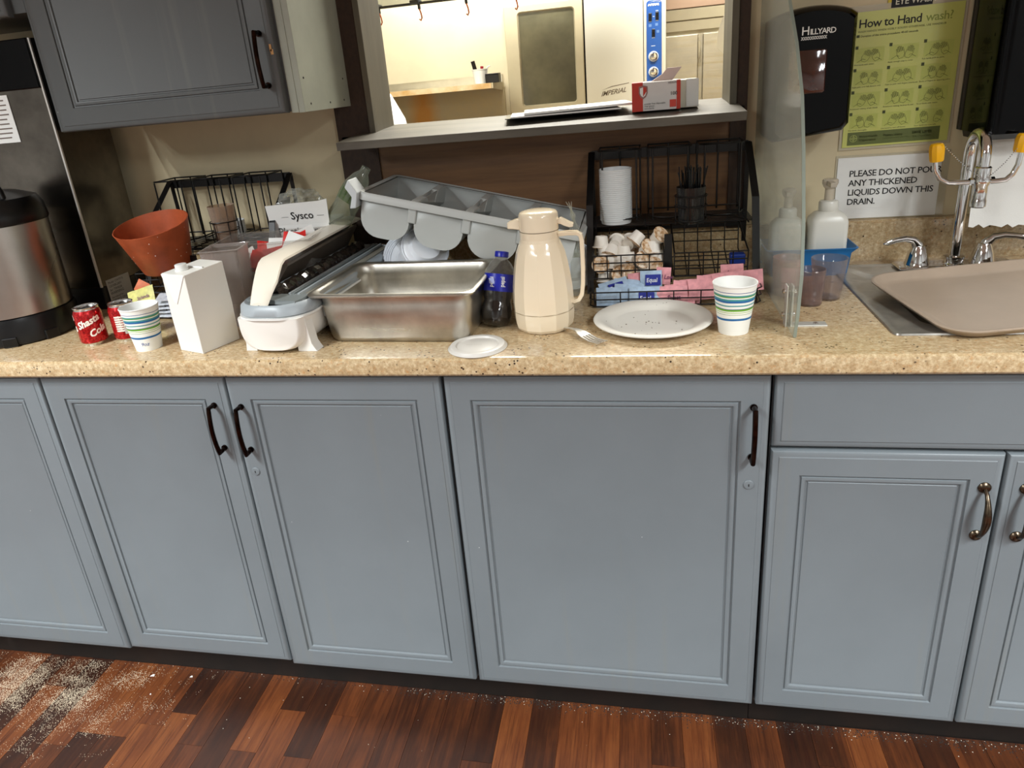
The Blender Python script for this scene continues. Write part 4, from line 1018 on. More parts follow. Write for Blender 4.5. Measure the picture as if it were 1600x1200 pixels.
# crumpled clear film on the box
def crumple(name, label, cat, c_, rx, ry, rz_, m_, seed, amp=.35):
    r = thing(name, label, cat, (c_[0], c_[1], c_[2]-rz_*.6))
    b = bmesh.new(); bmesh.ops.create_icosphere(b, subdivisions=4, radius=1)
    for v in b.verts:
        n_ = mnoise.noise(v.co*2.3+Vector((seed, 0, 0)))*amp+mnoise.noise(v.co*5.5+Vector((0, seed, 0)))*amp*.5
        v.co = v.co*(1+n_); v.co = Vector((v.co.x*rx, v.co.y*ry, v.co.z*rz_))+Vector(c_)
    mb = MB(); mb.add([v.co.copy() for v in b.verts], [[v.index for v in f.verts] for f in b.faces]); b.free()
    mb.build('film', m_, r, ang=15); return r
M_film = thin('crinkled_film', (244, 245, 240), .12, (228, 228, 218), .12)
crumple('plastic_film', 'crumpled clear plastic bag stuffed in the top of the Sysco box', 'bag', (-.462, .475, CT+.225), .055, .045, .032, M_film, 3.)
FB = thing('plastic_film', 'thin clear plastic strip sticking up between the jug and the right rack', 'bag', (.235, .30, CT))
for k in range(3):
    MB().tube([(.235+.004*k, .34, CT+.09), (.228+.010*k, .335, CT+.15), (.24-.004*k, .33, CT+.185), (.222+.006*k, .33, CT+.215)], [.006, .004, .003, .0008], 5, flat=.12).build('strip', M_film, FB)
MB().tube([(.235, .345, CT+.002), (.235, .34, CT+.10)], [.012, .010], 6, flat=.2).build('fold', M_film, FB)
# ------------------------------------------------------------------ clear sneeze guard
SG = thing('sneeze_guard', 'tall scuffed clear acrylic divider standing on the worktop left of the sink', 'divider', (.640, .30, CT))
def m_acr():
    m = bpy.data.materials.new('scuffed_acrylic'); N = NT(m)
    out = N.n['Material Output']; tr = N.n.new('ShaderNodeBsdfTransparent'); tr.inputs[0].default_value = (.93, .95, .93, 1)
    d1 = N.n.new('ShaderNodeBsdfDiffuse'); d1.inputs[0].default_value = lin((208, 208, 198)); d2 = N.n.new('ShaderNodeBsdfTranslucent'); d2.inputs[0].default_value = lin((208, 208, 198))
    df = N.n.new('ShaderNodeMixShader'); N.link(d1.outputs[0], df.inputs[1]); N.link(d2.outputs[0], df.inputs[2])
    gl = N.n.new('ShaderNodeBsdfGlossy'); gl.inputs['Roughness'].default_value = .12
    sc = N.noise(N.coord('Object', (3, 3, 40)), 1.2, 4, .7); sm = N.noise(N.coord('Object'), 6, 4, .6)
    f = N.ramp(N.math('ADD', N.math('MULTIPLY', sc, .4), N.math('MULTIPLY', sm, .6)), [(.3, (.20, .20, .20, 1)), (.7, (.42, .42, .42, 1))])
    m1 = N.n.new('ShaderNodeMixShader'); N.link(f, m1.inputs[0]); N.link(tr.outputs[0], m1.inputs[1]); N.link(df.outputs[0], m1.inputs[2])
    lw = N.n.new('ShaderNodeLayerWeight'); lw.inputs[0].default_value = .5
    m2 = N.n.new('ShaderNodeMixShader'); N.link(N.math('ADD', N.math('MULTIPLY', N.math('POWER', lw.outputs['Facing'], 4.), .25), .03), m2.inputs[0]); N.link(m1.outputs[0], m2.inputs[1]); N.link(gl.outputs[0], m2.inputs[2])
    N.link(m2.outputs[0], out.inputs[0]); return m
M_acr = m_acr()
ed = [(.584, CT+.001), (.058, CT+.001), (.046, .96), (.038, 1.035), (.052, 1.12), (.092, 1.237), (.128, 1.316), (.20, 1.40), (.284, 1.472), (.36, 1.55), (.42, 1.62), (.45, 1.70), (.584, 1.70)]
MB().prism(ed, 'x', .6385, .6435).build('panel', M_acr, SG, smooth=False)
M_alub = mat('bracket_aluminium', (222, 222, 216), .4, .6)
M_edge = mat('acrylic_edge', (168, 178, 166), .15, trans=.4, ior=1.3)
loft(MB(), [[(.6383, y, z), (.6437, y, z), (.6437, y+.0025, z+.0008), (.6383, y+.0025, z+.0008)] for y, z in [(p[0]-.0008, p[1]) for p in ed[1:12]]]).build('front_edge', M_edge, SG, smooth=False)
for yy in (.125, .50):
    MB().box(.6445, .708, yy-.011, yy+.011, CT, CT+.0028).build('bracket_foot', M_alub, SG, smooth=False, bevel=.0006)
    MB().box(.6445, .6470, yy-.011, yy+.011, CT+.0028, CT+.078).box(.6352, .6375, yy-.011, yy+.011, CT, CT+.078).build('bracket_upright', M_alub, SG, smooth=False, bevel=.0006)
    mb = MB()
    for zz in (.022, .066): mb.lathe([(0, -.0115), (.004, -.0115), (.0045, -.009), (.002, -.0085), (.002, .0085), (.0045, .009), (.004, .0115), (0, .0115)], 14, (.641, yy, CT+zz), RY(pi/2))
    mb.build('bolt', M_chrome, SG)
    MB().lathe([(0, .003), (.004, .003), (.0035, .0045), (0, .005)], 14, (.690, yy, CT)).build('screw', M_chrome, SG)

# ------------------------------------------------------------------ blue tub, soaps, tumblers
TB = thing('plastic_tub', 'blue plastic tub holding two white soap bottles behind the divider', 'tub', (.745, .50, CT))
def tbl(x0, x1, y0, y1, z, r=.014): return [(x, y, CT+z) for x, y in rrect(x0, x1, y0, y1, r, 5)]
loft(MB(), [tbl(.664, .826, .447, .545, 0), tbl(.660, .831, .441, .550, .050), tbl(.652, .840, .434, .556, .060), tbl(.651, .842, .432, .5575, .063), tbl(.6535, .839, .4355, .555, .064), tbl(.6625, .8285, .444, .5475, .050), tbl(.667, .823, .450, .542, .003)]).build('shell', M_blue, TB, ang=50)
def soap(loc, label, sx=1.):
    r = thing('soap_bottle', label, 'bottle', loc, (0, 0, rad(2)), 'white foam soap bottles in the blue tub')
    M_ = mat('soap_white', (226, 224, 214), .3, trans=.1) if 'soap_white' not in bpy.data.materials else bpy.data.materials['soap_white']
    lo = []
    for (hx_, hy_, z, rr_) in ((.036, .028, 0, .012), (.039, .031, .003, .012), (.039, .031, .108, .012), (.037, .029, .118, .014), (.028, .024, .128, .016), (.019, .019, .133, .0185)):
        lo.append([(x, y, z) for x, y in rrect(-hx_*sx, hx_*sx, -hy_, hy_, rr_, 5)])
    loft(MB(), lo).build('body', M_, r, local=True, ang=45)
    MB().lathe([(.0195, .131), (.0205, .134), (.0205, .150), (.018, .154), (.011, .1555), (0, .1555)], 36, wob=lambda a, z: 1+.012*sin(36*a)).build('collar', M_, r, local=True)
    M2_ = mat('pump_clear', (224, 214, 196), .2, trans=.45) if 'pump_clear' not in bpy.data.materials else bpy.data.materials['pump_clear']
    mb = MB().lathe([(.010, .155), (.0095, .180), (.013, .184), (.0165, .192), (.0165, .198), (.014, .201), (0, .202)], 28)
    mb.obox((-.004, -.024, .1935), (.013, .034, .010)); mb.build('pump_head', M2_, r, local=True, bevel=.001)
    return r
s1 = soap((.786, .497, CT+.004), 'white pump soap bottle standing in the blue tub, right one')
dup(s1, (.702, .497, CT+.004), (0, 0, rad(-4)), 'white pump soap bottle in the tub seen through the acrylic divider', scale=(.92, .95, .92))
def tumbler(loc, m, label, r0, r1, h, rot=(0, 0, 0), ribs=14):
    r = thing('tumbler', label, 'tumbler', loc, rot)
    MB().lathe([(0, 0), (r0-.001, 0), (r0, .002), (r0+(r1-r0)*.5, h*.5), (r1, h-.001), (r1-.0008, h), (r1-.0022, h-.001), (r0+(r1-r0)*.5-.002, h*.5), (r0-.002, .004), (0, .004)], 56, wob=lambda a, z: 1+(.022*sin(ribs*a+z*30) if z < h*.8 else 0)).build('shell', m, r, local=True, ang=60)
    return r
tumbler((.704, .250, CT), M_glasst, 'short ribbed rose clear tumbler with a wavy side near the divider foot', .0235, .0270, .072)
tumbler((.745, .285, CT), thin('plain_clear', (240, 234, 231), .05, (214, 204, 200)), 'taller wide clear tumbler right of the short ribbed one', .0245, .0345, .084, ribs=11)
for k in range(4):
    pass
t3 = tumbler((.674, .318, CT), M_pink, 'stack of pinkish tumblers seen through the divider, bottom one', .0245, .0300, .052, ribs=12)
for k in range(1, 3): dup(t3, (.674, .318, CT+.014*k), (0, 0, .2*k), ['', 'pinkish tumbler in the middle of the stack behind the divider', 'topmost pinkish tumbler of the stack behind the divider'][k])

# ------------------------------------------------------------------ sink and tray
SK = thing('sink', 'drop-in stainless sink partly hidden under the brown tray', 'sink', (1.14, .24, CT))
def skl(e, z, r): return [(x, y, CT+z) for x, y in rrect(.802-e, 1.36+e, .060-e, .520+e, r, 5)]
def skb(e, z, r): return [(x, y, CT+z) for x, y in rrect(.868-e, 1.31+e, .108-e, .385+e, r, 5)]
loft(MB(), [skl(0, .0003, .012), skl(-.001, .0035, .012), skl(-.006, .0042, .014), skl(-.012, .003, .016), skl(-.022, .0025, .02), skb(.004, .0022, .03), skb(0, -.002, .03), skb(-.006, -.11, .03), skb(-.03, -.125, .03)], False, True).build('basin', mat('sink_steel', (176, 172, 164), .32, .75, var=.15, vs=20), SK, ang=40)
MB().lathe([(0, -.1235), (.03, -.1235), (.04, -.121), (.043, -.122), (.043, -.1245)], 32, (1.15, .25, CT)).build('drain', M_chrome, SK)
TR = thing('cafeteria_tray', 'large taupe cafeteria tray lying askew over the sink', 'tray', (.821, .336, CT+.029), (rad(2.6), rad(-1.6), rad(9.5)))
Mt = wm(TR)
def trl(e, z, r): return [Mt @ Vector((x, y, z)) for x, y in rrect(-e, .455+e, -.322-e, 0+e, r, 8)]
loft(MB(), [trl(-.030, -.0145, .03), trl(-.012, -.012, .045), trl(-.003, -.003, .052), trl(0, -.001, .055), trl(.0005, .0012, .055), trl(-.002, .0028, .055), trl(-.006, .0018, .052), trl(-.016, -.009, .042), trl(-.034, -.0115, .03)]).build('tray_body', M_tray, TR, ang=60)

# ------------------------------------------------------------------ faucet with eyewash
FC = thing('faucet', 'chrome gooseneck faucet fitted with a yellow-capped eyewash yoke', 'faucet', (1.045, .49, CT))
fx, fy = 1.045, .478
MB().box(.93, 1.16, fy-.028, fy+.028, CT+.0045, CT+.012).build('deck_plate', M_chrome, FC, bevel=.004)
MB().lathe([(.021, .0045), (.021, .012), (.0185, .014), (.0185, .022), (.020, .023), (.020, .027), (.015, .029), (0, .029)], 32, (fx, fy, CT)).build('collar', M_chrome, FC)
tip = Vector((1.040, .395, 1.125)); pts = [(fx, fy, CT+.02), (fx, fy, 1.10), (fx, fy, 1.155)]
dx_, dy_ = tip.x-fx, tip.y-fy
for k in range(1, 13):
    a = pi*k/12; q_ = (1-cos(a))/2; pts.append((fx+dx_*q_, fy+dy_*q_, 1.160+.043*sin(a)))
pts += [(tip.x, tip.y, 1.145), (tip.x, tip.y, 1.128)]
MB().tube(pts, .0108, 16).build('spout', M_chrome, FC)
MB().lathe([(.0125, .018), (.0150, .016), (.0150, -.002), (.0165, -.006), (.0165, -.014), (.0135, -.020), (.0135, -.046), (.0145, -.048), (.0145, -.060), (.0125, -.062), (.0105, -.060), (0, -.058)], 28, tip, wob=lambda a, z: 1+(.03*sin(8*a) if z < -.045 else 0)).build('eyewash_body', M_chrome, FC)
for s in (-1, 1):
    ctr = tip+Vector((0, 0, -.010)); pts = []
    for (dx2, dy2, dz2) in ((.010, 0, 0), (.022, -.001, -.001), (.040, -.003, -.0005), (.062, -.005, .001), (.078, -.006, .010), (.088, -.007, .026), (.0905, -.007, .044), (.090, -.007, .060)):
        pts.append(ctr+Vector((s*dx2*(1. if s < 0 else .62), dy2+(.0 if s < 0 else -.004), dz2*(1. if s < 0 else 1.15))))
    MB().tube(pts, .0052, 12).build('yoke_arm', M_chrome, FC)
    MB().lathe([(.0075, 0), (.0075, .012), (.006, .013)], 6, ctr+Vector((s*.010, 0, 0)), RY(s*pi/2)).build('arm_nut', M_chrome, FC, ang=20)
    e = pts[-1]; M_ = mat('yellow_cap', (232, 172, 20), .35) if 'yellow_cap' not in bpy.data.materials else bpy.data.materials['yellow_cap']
    cp_ = MB().lathe([(.0115, -.016), (.0130, -.012), (.0142, .006), (.0128, .015), (.010, .0185), (0, .0195)], 10, e, RY(rad(6*s))).build('dust_cap', M_, FC, ang=25)
    ch = []; p0 = e+Vector((.006, -.002, .019)); p1 = ctr+Vector((-.002, -.016, .004)); n_ = 26
    mb = MB()
    for k in range(n_+1):
        t = k/n_; p = p0.lerp(p1, t)+Vector((0, -.006*sin(pi*t), -.006*sin(pi*t))); mb.lathe([(0, -.0014), (.0013, -.0007), (.0013, .0007), (0, .0014)], 6, p)
    mb.build('bead_chain', M_chrome, FC)
def lever(cx, s):
    MB().lathe([(.0255, .004), (.0262, .008), (.0245, .012), (.0225, .020), (.0195, .034), (.0155, .046), (.0125, .053), (0, .056)], 36, (cx, fy, CT)).build('handle_base', M_chrome, FC)
    pts = [(cx, fy, CT+.038), (cx+s*.004, fy-.002, CT+.056), (cx+s*.014, fy-.005, CT+.067), (cx+s*.032, fy-.010, CT+.0715), (cx+s*.052, fy-.016, CT+.070), (cx+s*.070, fy-.022, CT+.067), (cx+s*.078, fy-.025, CT+.0655)]
    MB().tube(pts, [.0135, .0115, .0085, .0068, .0062, .0068, .002], 14, flat=.75).build('lever', M_chrome, FC, ang=60)
lever(.972, -1); lever(1.100, 1)

# ------------------------------------------------------------------ wall dispenser for soap, towel dispenser
HD = thing('soap_dispenser', 'glossy black wall dispenser with smoked window left of the green poster', 'dispenser', (.75, .58, 1.21))
def hdl(y, z0, z1, x0, x1, cr=.03):
    pts = []
    n_ = 12
    pts += [(x0, z0+.012), (x0+.012, z0)]; pts += [(x1-.012, z0+.016), (x1, z0+.030)]
    pts += [(x1, z1-.022)]
    for k in range(n_+1):
        t = k/n_; x = x1-(x1-x0)*t; pts.append((x, z1-.020+.020*sin(pi*min(1, max(0, t*1.0)))**.6))
    pts += [(x0, z1-.022)]
    return [(x, y, z) for x, z in pts]
loft(MB(), [hdl(WY-.001, 1.205, 1.470, .648, .812), hdl(.50, 1.205, 1.470, .648, .812), hdl(.478, 1.208, 1.466, .652, .806), hdl(.468, 1.216, 1.458, .660, .798)]).build('case', M_blackg, HD, ang=40)
loft(MB(), [[(x, .4672, z) for x, z in rrect(.680, .752, 1.302, 1.386, .006)], [(x, .4655, z) for x, z in rrect(.682, .750, 1.304, 1.384, .005)]]).build('window', mat('smoked_window', (64, 30, 20), .05, coat=1., var=.6, vs=14), HD)
text('lettering', 'H', .0225, M_white, plane_f((.700, .4675, 1.415), (1, 0, 0), (0, 0, 1), .0005), HD, 0, bold=.0002)
text('lettering', 'ILLYARD', .0150, M_white, plane_f((.7165, .4675, 1.415), (1, 0, 0), (0, 0, 1), .0005), HD, 0, spacing=.82, bold=.0002)
mb = MB()
for k in range(11):
    for s in (0, 1):
        x = .700+k*.0044; a_, b_ = (1.4055, 1.4115) if s else (1.4115, 1.4055)
        mb.add([(x, .4668, a_), (x+.0016, .4668, a_), (x+.0054, .4668, b_), (x+.0038, .4668, b_)], [(0, 1, 2, 3)])
mb.build('emblem', M_white, HD, smooth=False)
TD = thing('towel_dispenser', 'large glossy black paper towel dispenser above the sink', 'dispenser', (1.19, .58, 1.19))
loft(MB(), [[(x, y, z) for x, y in rrect(1.047, 1.36, .415, WY-.001, .02, 4)] for z in (1.200, 1.72)]).build('case', M_blackg, TD, ang=40)
MB().prism([(.44, 1.1995), (.57, 1.1995), (.56, 1.185), (.46, 1.185)], 'x', 1.06, 1.35).build('chute', M_black, TD, smooth=False)
PT_ = thing('paper_towel', 'white paper towel sheet hanging down from the black dispenser', 'towel', (1.17, .50, 1.0))
mb = MB(); nx, nz = 24, 16; vs = []; 
for side in (0, 1):
    for j in range(nz+1):
        for i in range(nx+1):
            u, t = i/nx, j/nz; x = 1.062+u*.24; z = 1.184-t*(.172+.004*sin(u*60)*(t > .99)); y = .485-.045*t+.006*sin(u*7+1)*t+.002*sin(u*19)*t
            vs.append((x-.012*t, y+side*.0007, z))
n = (nx+1)*(nz+1); fs = []
for j in range(nz):
    for i in range(nx):
        a_ = j*(nx+1)+i; fs += [(a_, a_+1, a_+nx+2, a_+nx+1), (n+a_, n+a_+nx+1, n+a_+nx+2, n+a_+1)]
mb.add(vs, fs).build('sheet', mat('towel_paper', (214, 212, 206), .8, bump=.2, bs=400), PT_)

# ------------------------------------------------------------------ poster and signs
PY = WY-.0035
M_post1 = mat('lime_poster', (198, 202, 108), .25, coat=.4, bump=.25, bs=14)
PS = thing('poster', 'lime green hand washing instruction sheet in a clear sleeve on the wall', 'poster', (.93, WY, 1.3))
P00, PW, PH = Vector((.824, 0, 1.174)), .213, .277
def pp(u, v, h=0.): # u,v in metres from lower left, slightly tapered as photographed
    return Vector((P00.x+u, PY-.0006-h, P00.z+v+.0025*(u/PW)))
def sheet(u0, u1, v0, v1, h0, h1):
    mb = MB(); return mb.add([pp(u, v, h) for h in (h0, h1) for u, v in ((u0, v0), (u1, v0), (u1, v1), (u0, v1))], [(0, 1, 2, 3), (7, 6, 5, 4), (0, 4, 5, 1), (1, 5, 6, 2), (2, 6, 7, 3), (3, 7, 4, 0)])
sheet(0, PW, 0, PH, 0, .0008).build('sheet', M_post1, PS, smooth=False)
sheet(-.006, PW+.006, -.006, PH+.012, -.0022, -.0008).build('clear_sleeve', mat('sleeve', (214, 204, 176), .15, alpha=.6, coat=.5), PS, smooth=False)
def ptx(s, u, v, size, m=M_ink2, bold=0., sp=1.): return text('lettering', s, size, m, lambda x, y: pp(u+x, v+y, .0011), PS, 0, spacing=sp, bold=bold)
ptx('How to Hand', .012, .246, .0235, M_ink, .0003, .92)
ptx('wash?', .1415, .246, .0235, mat('poster_olive', (140, 152, 66), .5), .0002, .92)
ptx('WASH HANDS WHEN VISIBLY SOILED! OTHERWISE, USE HANDRUB', .012, .2365, .0056, M_ink2)
ptx('Duration of the entire procedure: 40-60 seconds', .018, .2275, .0056, M_ink2, .0001)
sheet(.010, .016, .2272, .2325, .0008, .0011).build('clock_mark', M_ink2, PS, smooth=False)
caps = [['Wet hands with water;', 'Apply enough soap to cover', 'Rub hands palm to palm;'], ['Right palm over left dorsum with', 'Palm to palm with fingers interlaced;', 'Backs of fingers to opposing palms'], ['Rotational rubbing of left thumb', 'Rotational rubbing, backwards and', 'Rinse hands with water;'], ['Dry hands thoroughly', 'Use towel to turn off faucet;', 'Your hands are now safe.']]
M_cell = mat('poster_cell', (184, 192, 96), .4); lines = MB(); cells = MB(); nums = []
def stroke(pts, w_=.0005):
    for a_, b_ in zip(pts, pts[1:]):
        a2, b2 = Vector((a_[0], a_[1])), Vector((b_[0], b_[1])); t = (b2-a2)
        if t.length < 1e-6: continue
        t.normalize(); n = Vector((-t.y, t.x))*w_
        lines.add([pp(*(a2-n), .0013), pp(*(b2-n), .0013), pp(*(b2+n), .0013), pp(*(a2+n), .0013)], [(0, 1, 2, 3)])
for r_ in range(4):
    for c_ in range(3):
        u0, v0 = .010+c_*.0665, .172-r_*.0455
        cells.add([pp(u0+.002, v0+.004, .001), pp(u0+.058, v0+.004, .001), pp(u0+.058, v0+.034, .001), pp(u0+.002, v0+.034, .001)], [(0, 1, 2, 3)])
        lines.add([pp(u0, v0+.032, .0013), pp(u0+.0058, v0+.032, .0013), pp(u0+.0058, v0+.0385, .0013), pp(u0, v0+.0385, .0013)], [(0, 1, 2, 3)])
        ptx(str(r_*3+c_), u0+.0014, v0+.0332, .0058, M_cell, .0001); 
        ptx(caps[r_][c_], u0, v0-.0008, .0043, M_ink2)
        # simple line drawing of a pair of hands
        for s in (-1, 1):
            ox, oy = u0+.031+s*(.009 if (r_, c_) != (3, 2) else .014), v0+.018; tl = rad(s*(-18 if (r_+c_) % 2 else 24))
            pts = []
            for k in range(5):
                bx_ = -.006+k*.003
                hgt = (.0085, .0115, .0125, .0112, .008)[k]
                pts += [(bx_, .001), (bx_+.0003, hgt), (bx_+.002, hgt), (bx_+.0024, .001)]
            pts += [(.0078, -.006), (.004, -.012), (-.004, -.012), (-.0065, -.005), (-.006, .001)]
            stroke([(ox+x*cos(tl)-y*sin(tl), oy+x*sin(tl)+y*cos(tl)) for x, y in pts], .00028)
        stroke([(u0+.006, v0+.006), (u0+.016, v0+.012), (u0+.022, v0+.010)], .0003); stroke([(u0+.054, v0+.007), (u0+.044, v0+.013), (u0+.040, v0+.011)], .0003)
cells.build('printed_cells', M_cell, PS, smooth=False); lines.build('line_drawings', M_ink2, PS, smooth=False)
sheet(.010, .196, .004, .032, .0008, .0011).build('footer_band', mat('poster_band', (96, 106, 52), .4), PS, smooth=False)
M_pl = mat('poster_light', (176, 186, 100), .5)
ptx('World Health', .034, .0195, .0066, M_pl, .0001); ptx('Organization', .034, .012, .0066, M_pl, .0001)
ptx('Patient Safety', .083, .0185, .0072, M_pl, .0001); ptx('A World Alliance for Safer Health Care', .083, .0135, .0032, M_pl)
ptx('SAVE LIVES', .141, .0195, .0082, M_pl, .0002); ptx('Clean Your Hands', .142, .0125, .0052, M_pl)
em = MB()
for k in range(20):
    a, b = 2*pi*k/20, 2*pi*(k+1)/20
    for r0, r1 in ((.0068, .0076), (.0034, .0040)):
        em.add([pp(.0225+r0*cos(a), .0185+r0*sin(a), .0013), pp(.0225+r1*cos(a), .0185+r1*sin(a), .0013), pp(.0225+r1*cos(b), .0185+r1*sin(b), .0013), pp(.0225+r0*cos(b), .0185+r0*sin(b), .0013)], [(0, 1, 2, 3)])
em.add([pp(.0220, .011, .0013), pp(.0230, .011, .0013), pp(.0230, .026, .0013), pp(.0220, .026, .0013)], [(0, 1, 2, 3)]).add([pp(.0145, .018, .0013), pp(.0305, .018, .0013), pp(.0305, .019, .0013), pp(.0145, .019, .0013)], [(0, 1, 2, 3)])
em.build('emblem', M_pl, PS, smooth=False)
EW = thing('eyewash_sign', 'yellow edged black sign reading EYE WASH above the green poster', 'sign', (.955, WY, 1.48))
MB().box(.890, .982, WY-.003, WY-.0005, 1.444, 1.60).build('plate', mat('sign_yellow', (206, 184, 30), .4), EW, smooth=False)
MB().box(.8965, .975, WY-.0036, WY-.003, 1.4535, 1.4775).build('black_panel', M_ink, EW, smooth=False)
text('lettering', 'EYE WASH', .0165, mat('sign_letter', (214, 212, 190), .5), plane_f((.9035, WY-.0036, 1.4590), (1, 0, 0), (0, 0, 1), .0005), EW, 0, spacing=.98, bold=.0002)
NS = thing('notice', 'white notice in a clear sleeve asking not to pour thickened liquids', 'notice', (.93, WY, 1.01))
MB().box(.8195, 1.034, WY-.0032, WY-.002, 1.0125, 1.151).build('paper', M_white, NS, smooth=False)
MB().box(.815, 1.050, WY-.0018, WY-.0004, 1.0115, 1.156).build('clear_sleeve', bpy.data.materials['sleeve'], NS, smooth=False)
for k, s in enumerate(('PLEASE DO NOT POUR', 'ANY THICKENED', 'LIQUIDS DOWN THIS', 'DRAIN.')):
    text('lettering', s, .0195, M_ink, plane_f((.8450, WY-.0034, 1.1085-k*.0213), (1, 0, 0), (0, 0, 1), .0004), NS, 0, spacing=.93, bold=.0002)
# ------------------------------------------------------------------ things on the serving sill
def on_sill(y): return 1.2928 if y > .60 else 1.2805+(y-.42)*.06+.0006
GB = thing('glove_box', 'red and white disposable glove box printed 100 on the serving sill', 'box', (.41, .53, 1.29))
gz = 1.291
MB().box(.363, .466, .508, .62, gz, gz+.060).build('box', mat('box_greywhite', (214, 210, 206), .5), GB, smooth=False, bevel=.0008)
M_red = mat('box_red', (190, 56, 40), .5)
MB().box(.3622, .386, .5072, .6208, gz, gz+.0605).build('red_band', M_red, GB, smooth=False)
MB().box(.4585, .4668, .5072, .5085, gz, gz+.0603).build('red_stripe', M_red, GB, smooth=False)
MB().box(.444, .4575, .5068, .5078, gz+.005, gz+.0205).build('red_square', mat('square_red', (206, 70, 56), .5), GB, smooth=False)
text('lettering', '100', .0105, M_ink, plane_f((.4445, .5072, gz+.030), (1, 0, 0), (0, 0, 1)), GB, .0)
text('lettering', 'powder free disposable\nvinyl gloves\nnon-sterile', .0048, M_ink, plane_f((.389, .5072, gz+.0135), (1, 0, 0), (0, 0, 1)), GB)
text('lettering', 'MEDIUM', .0048, M_ink, plane_f((.440, .5072, gz+.054), (1, 0, 0), (0, 0, 1)), GB)
sh = MB(); 
for (s, m_) in ((1., 0), (.72, 1)):
    pts = [(-.0095, .012), (0, .0145), (.0095, .012), (.0095, -.002), (.006, -.010), (0, -.0145), (-.006, -.010), (-.0095, -.002)]
    n = len(pts)
    sh.cur = m_
    sh.add([(.3865+x*s, .5068-.0004*m_, gz+.040+z*s) for x, z in pts], [tuple(range(n))])
sh.build('shield_emblem', [mat('shield_grey', (150, 110, 104), .5), M_white], GB, smooth=False)
sh = MB().add([(.3865, .5060, gz+.031), (.3935, .5060, gz+.041), (.3935, .5060, gz+.0495), (.3865, .5060, gz+.051)], [(0, 1, 2, 3)]).build('shield_half', M_red, GB, smooth=False)
loft(MB(), [[(.425+dx, .545+dy, gz+.0605) for dx, dy in ((-.02, -.012), (.026, -.012), (.026, .012), (-.02, .012))], [(.438+dx, .545+dy, gz+.074) for dx, dy in ((-.010, -.004), (.024, -.006), (.022, .006), (-.008, .004))], [(.457+dx, .545+dy, gz+.086) for dx, dy in ((-.018, -.002), (.014, -.004), (.012, .004), (-.016, .002))]]).build('glove_tuft', mat('pale_glove', (208, 186, 178), .5), GB, bevel=.001)
WB2 = thing('glove_box', 'plain white open box lying behind the red and white glove box', 'box', (.49, .56, 1.29))
MB().box(.468, .507, .53, .64, gz, gz+.0585).build('box', mat('box_cream', (222, 218, 200), .5), WB2, smooth=False, bevel=.0006)
MB().box(.480, .5065, .5285, .5298, gz+.002, gz+.0595).build('open_flap', M_white, WB2, smooth=False)
PP = thing('clipboard', 'black clipboard with loose white papers lying on the serving sill', 'clipboard', (.20, .62, 1.29))
Mp_ = Matrix.Translation((.205, .61, 1.2975)) @ Matrix.Rotation(rad(8), 4, 'Z')
def sl_(x, y, z): return Mp_ @ Vector((x, y, z))
def slab(x0, x1, y0, y1, z0, z1, lift=0.):
    return MB().add([sl_(x, y, z+(lift if x > 0 else 0)) for z in (z0, z1) for x, y in ((x0, y0), (x1, y0), (x1, y1), (x0, y1))], [(0, 3, 2, 1), (4, 5, 6, 7), (0, 1, 5, 4), (1, 2, 6, 5), (2, 3, 7, 6), (3, 0, 4, 7)])
slab(-.145, .125, -.10, .09, 0, .0016).build('board', M_black, PP, smooth=False)
slab(-.132, .120, -.103, .08, .0018, .0048).build('paper_stack', M_white, PP, smooth=False)
slab(-.10, .150, -.098, .07, .0060, .0105, .003).build('curled_sheet', M_white, PP, smooth=False)
slab(-.02, .01, -.095, -.075, .008, .013).build('clip', M_chrome, PP, smooth=False, bevel=.001)

# ------------------------------------------------------------------ kitchen seen through the window
M_kst = m_steel('kitchen_steel', (214, 208, 190), .42, (2, 2, 60), .02, .08)
M_beige = mat('enamel_beige', (206, 196, 166), .45, var=.05, vs=5)
WS = thing('wall_shelf', 'stainless wall shelf with orange rust along its lip in the kitchen beyond', 'shelf', (-.7, 2.45, 1.35))
M_rust = m_wood('rusty_lip', (196, 150, 78), (224, 212, 180), (6, 6, 6), .5, .02)
MB().box(-1.5, -.305, 2.33, 2.612, 1.368, 1.372).build('shelf_top', M_kst, WS, smooth=False)
MB().box(-1.5, -.305, 2.326, 2.330, 1.350, 1.374).build('front_lip', M_rust, WS, smooth=False)
MB().box(-1.5, -.300, 2.608, 2.6185, 1.372, 1.410).build('rear_upstand', M_kst, WS, smooth=False)
MB().prism([(2.33, 1.35), (2.33, 1.374), (2.612, 1.374), (2.612, 1.33)], 'x', -.305, -.298).build('end_bracket', M_beige, WS, smooth=False)
def m_stain():
    m = bpy.data.materials.new('stained_splash'); N = NT(m); co = N.coord('Object'); s = N.sep(co)
    d = N.math('ABSOLUTE', N.math('ADD', s[0], .735)); f = N.ramp(N.math('ADD', d, N.math('MULTIPLY', N.noise(co, 9, 4), .07)), [(.05, (1, 1, 1, 1)), (.13, (0, 0, 0, 1))])
    g = N.ramp(N.noise(co, 14, 5, .7), [(.4, (0, 0, 0, 1)), (.7, (.5, .5, .5, 1))])
    c = N.mix(g, lin((190, 180, 150)), lin((206, 188, 140))); c = N.mix(f, c, lin((206, 150, 74)))
    N.base(c); N.b.inputs['Roughness'].default_value = .5; return m
SPp = tag(MB().box(-1.5, -.292, 2.600, 2.6185, .9, 1.349).build('splash_panel', m_stain(), smooth=False), 'stained steel wall panel with an orange rust run under the kitchen shelf', 'panel')
PC = thing('pen_cup', 'small pale bucket of pens standing on the kitchen shelf', 'cup', (-.36, 2.42, 1.3725))
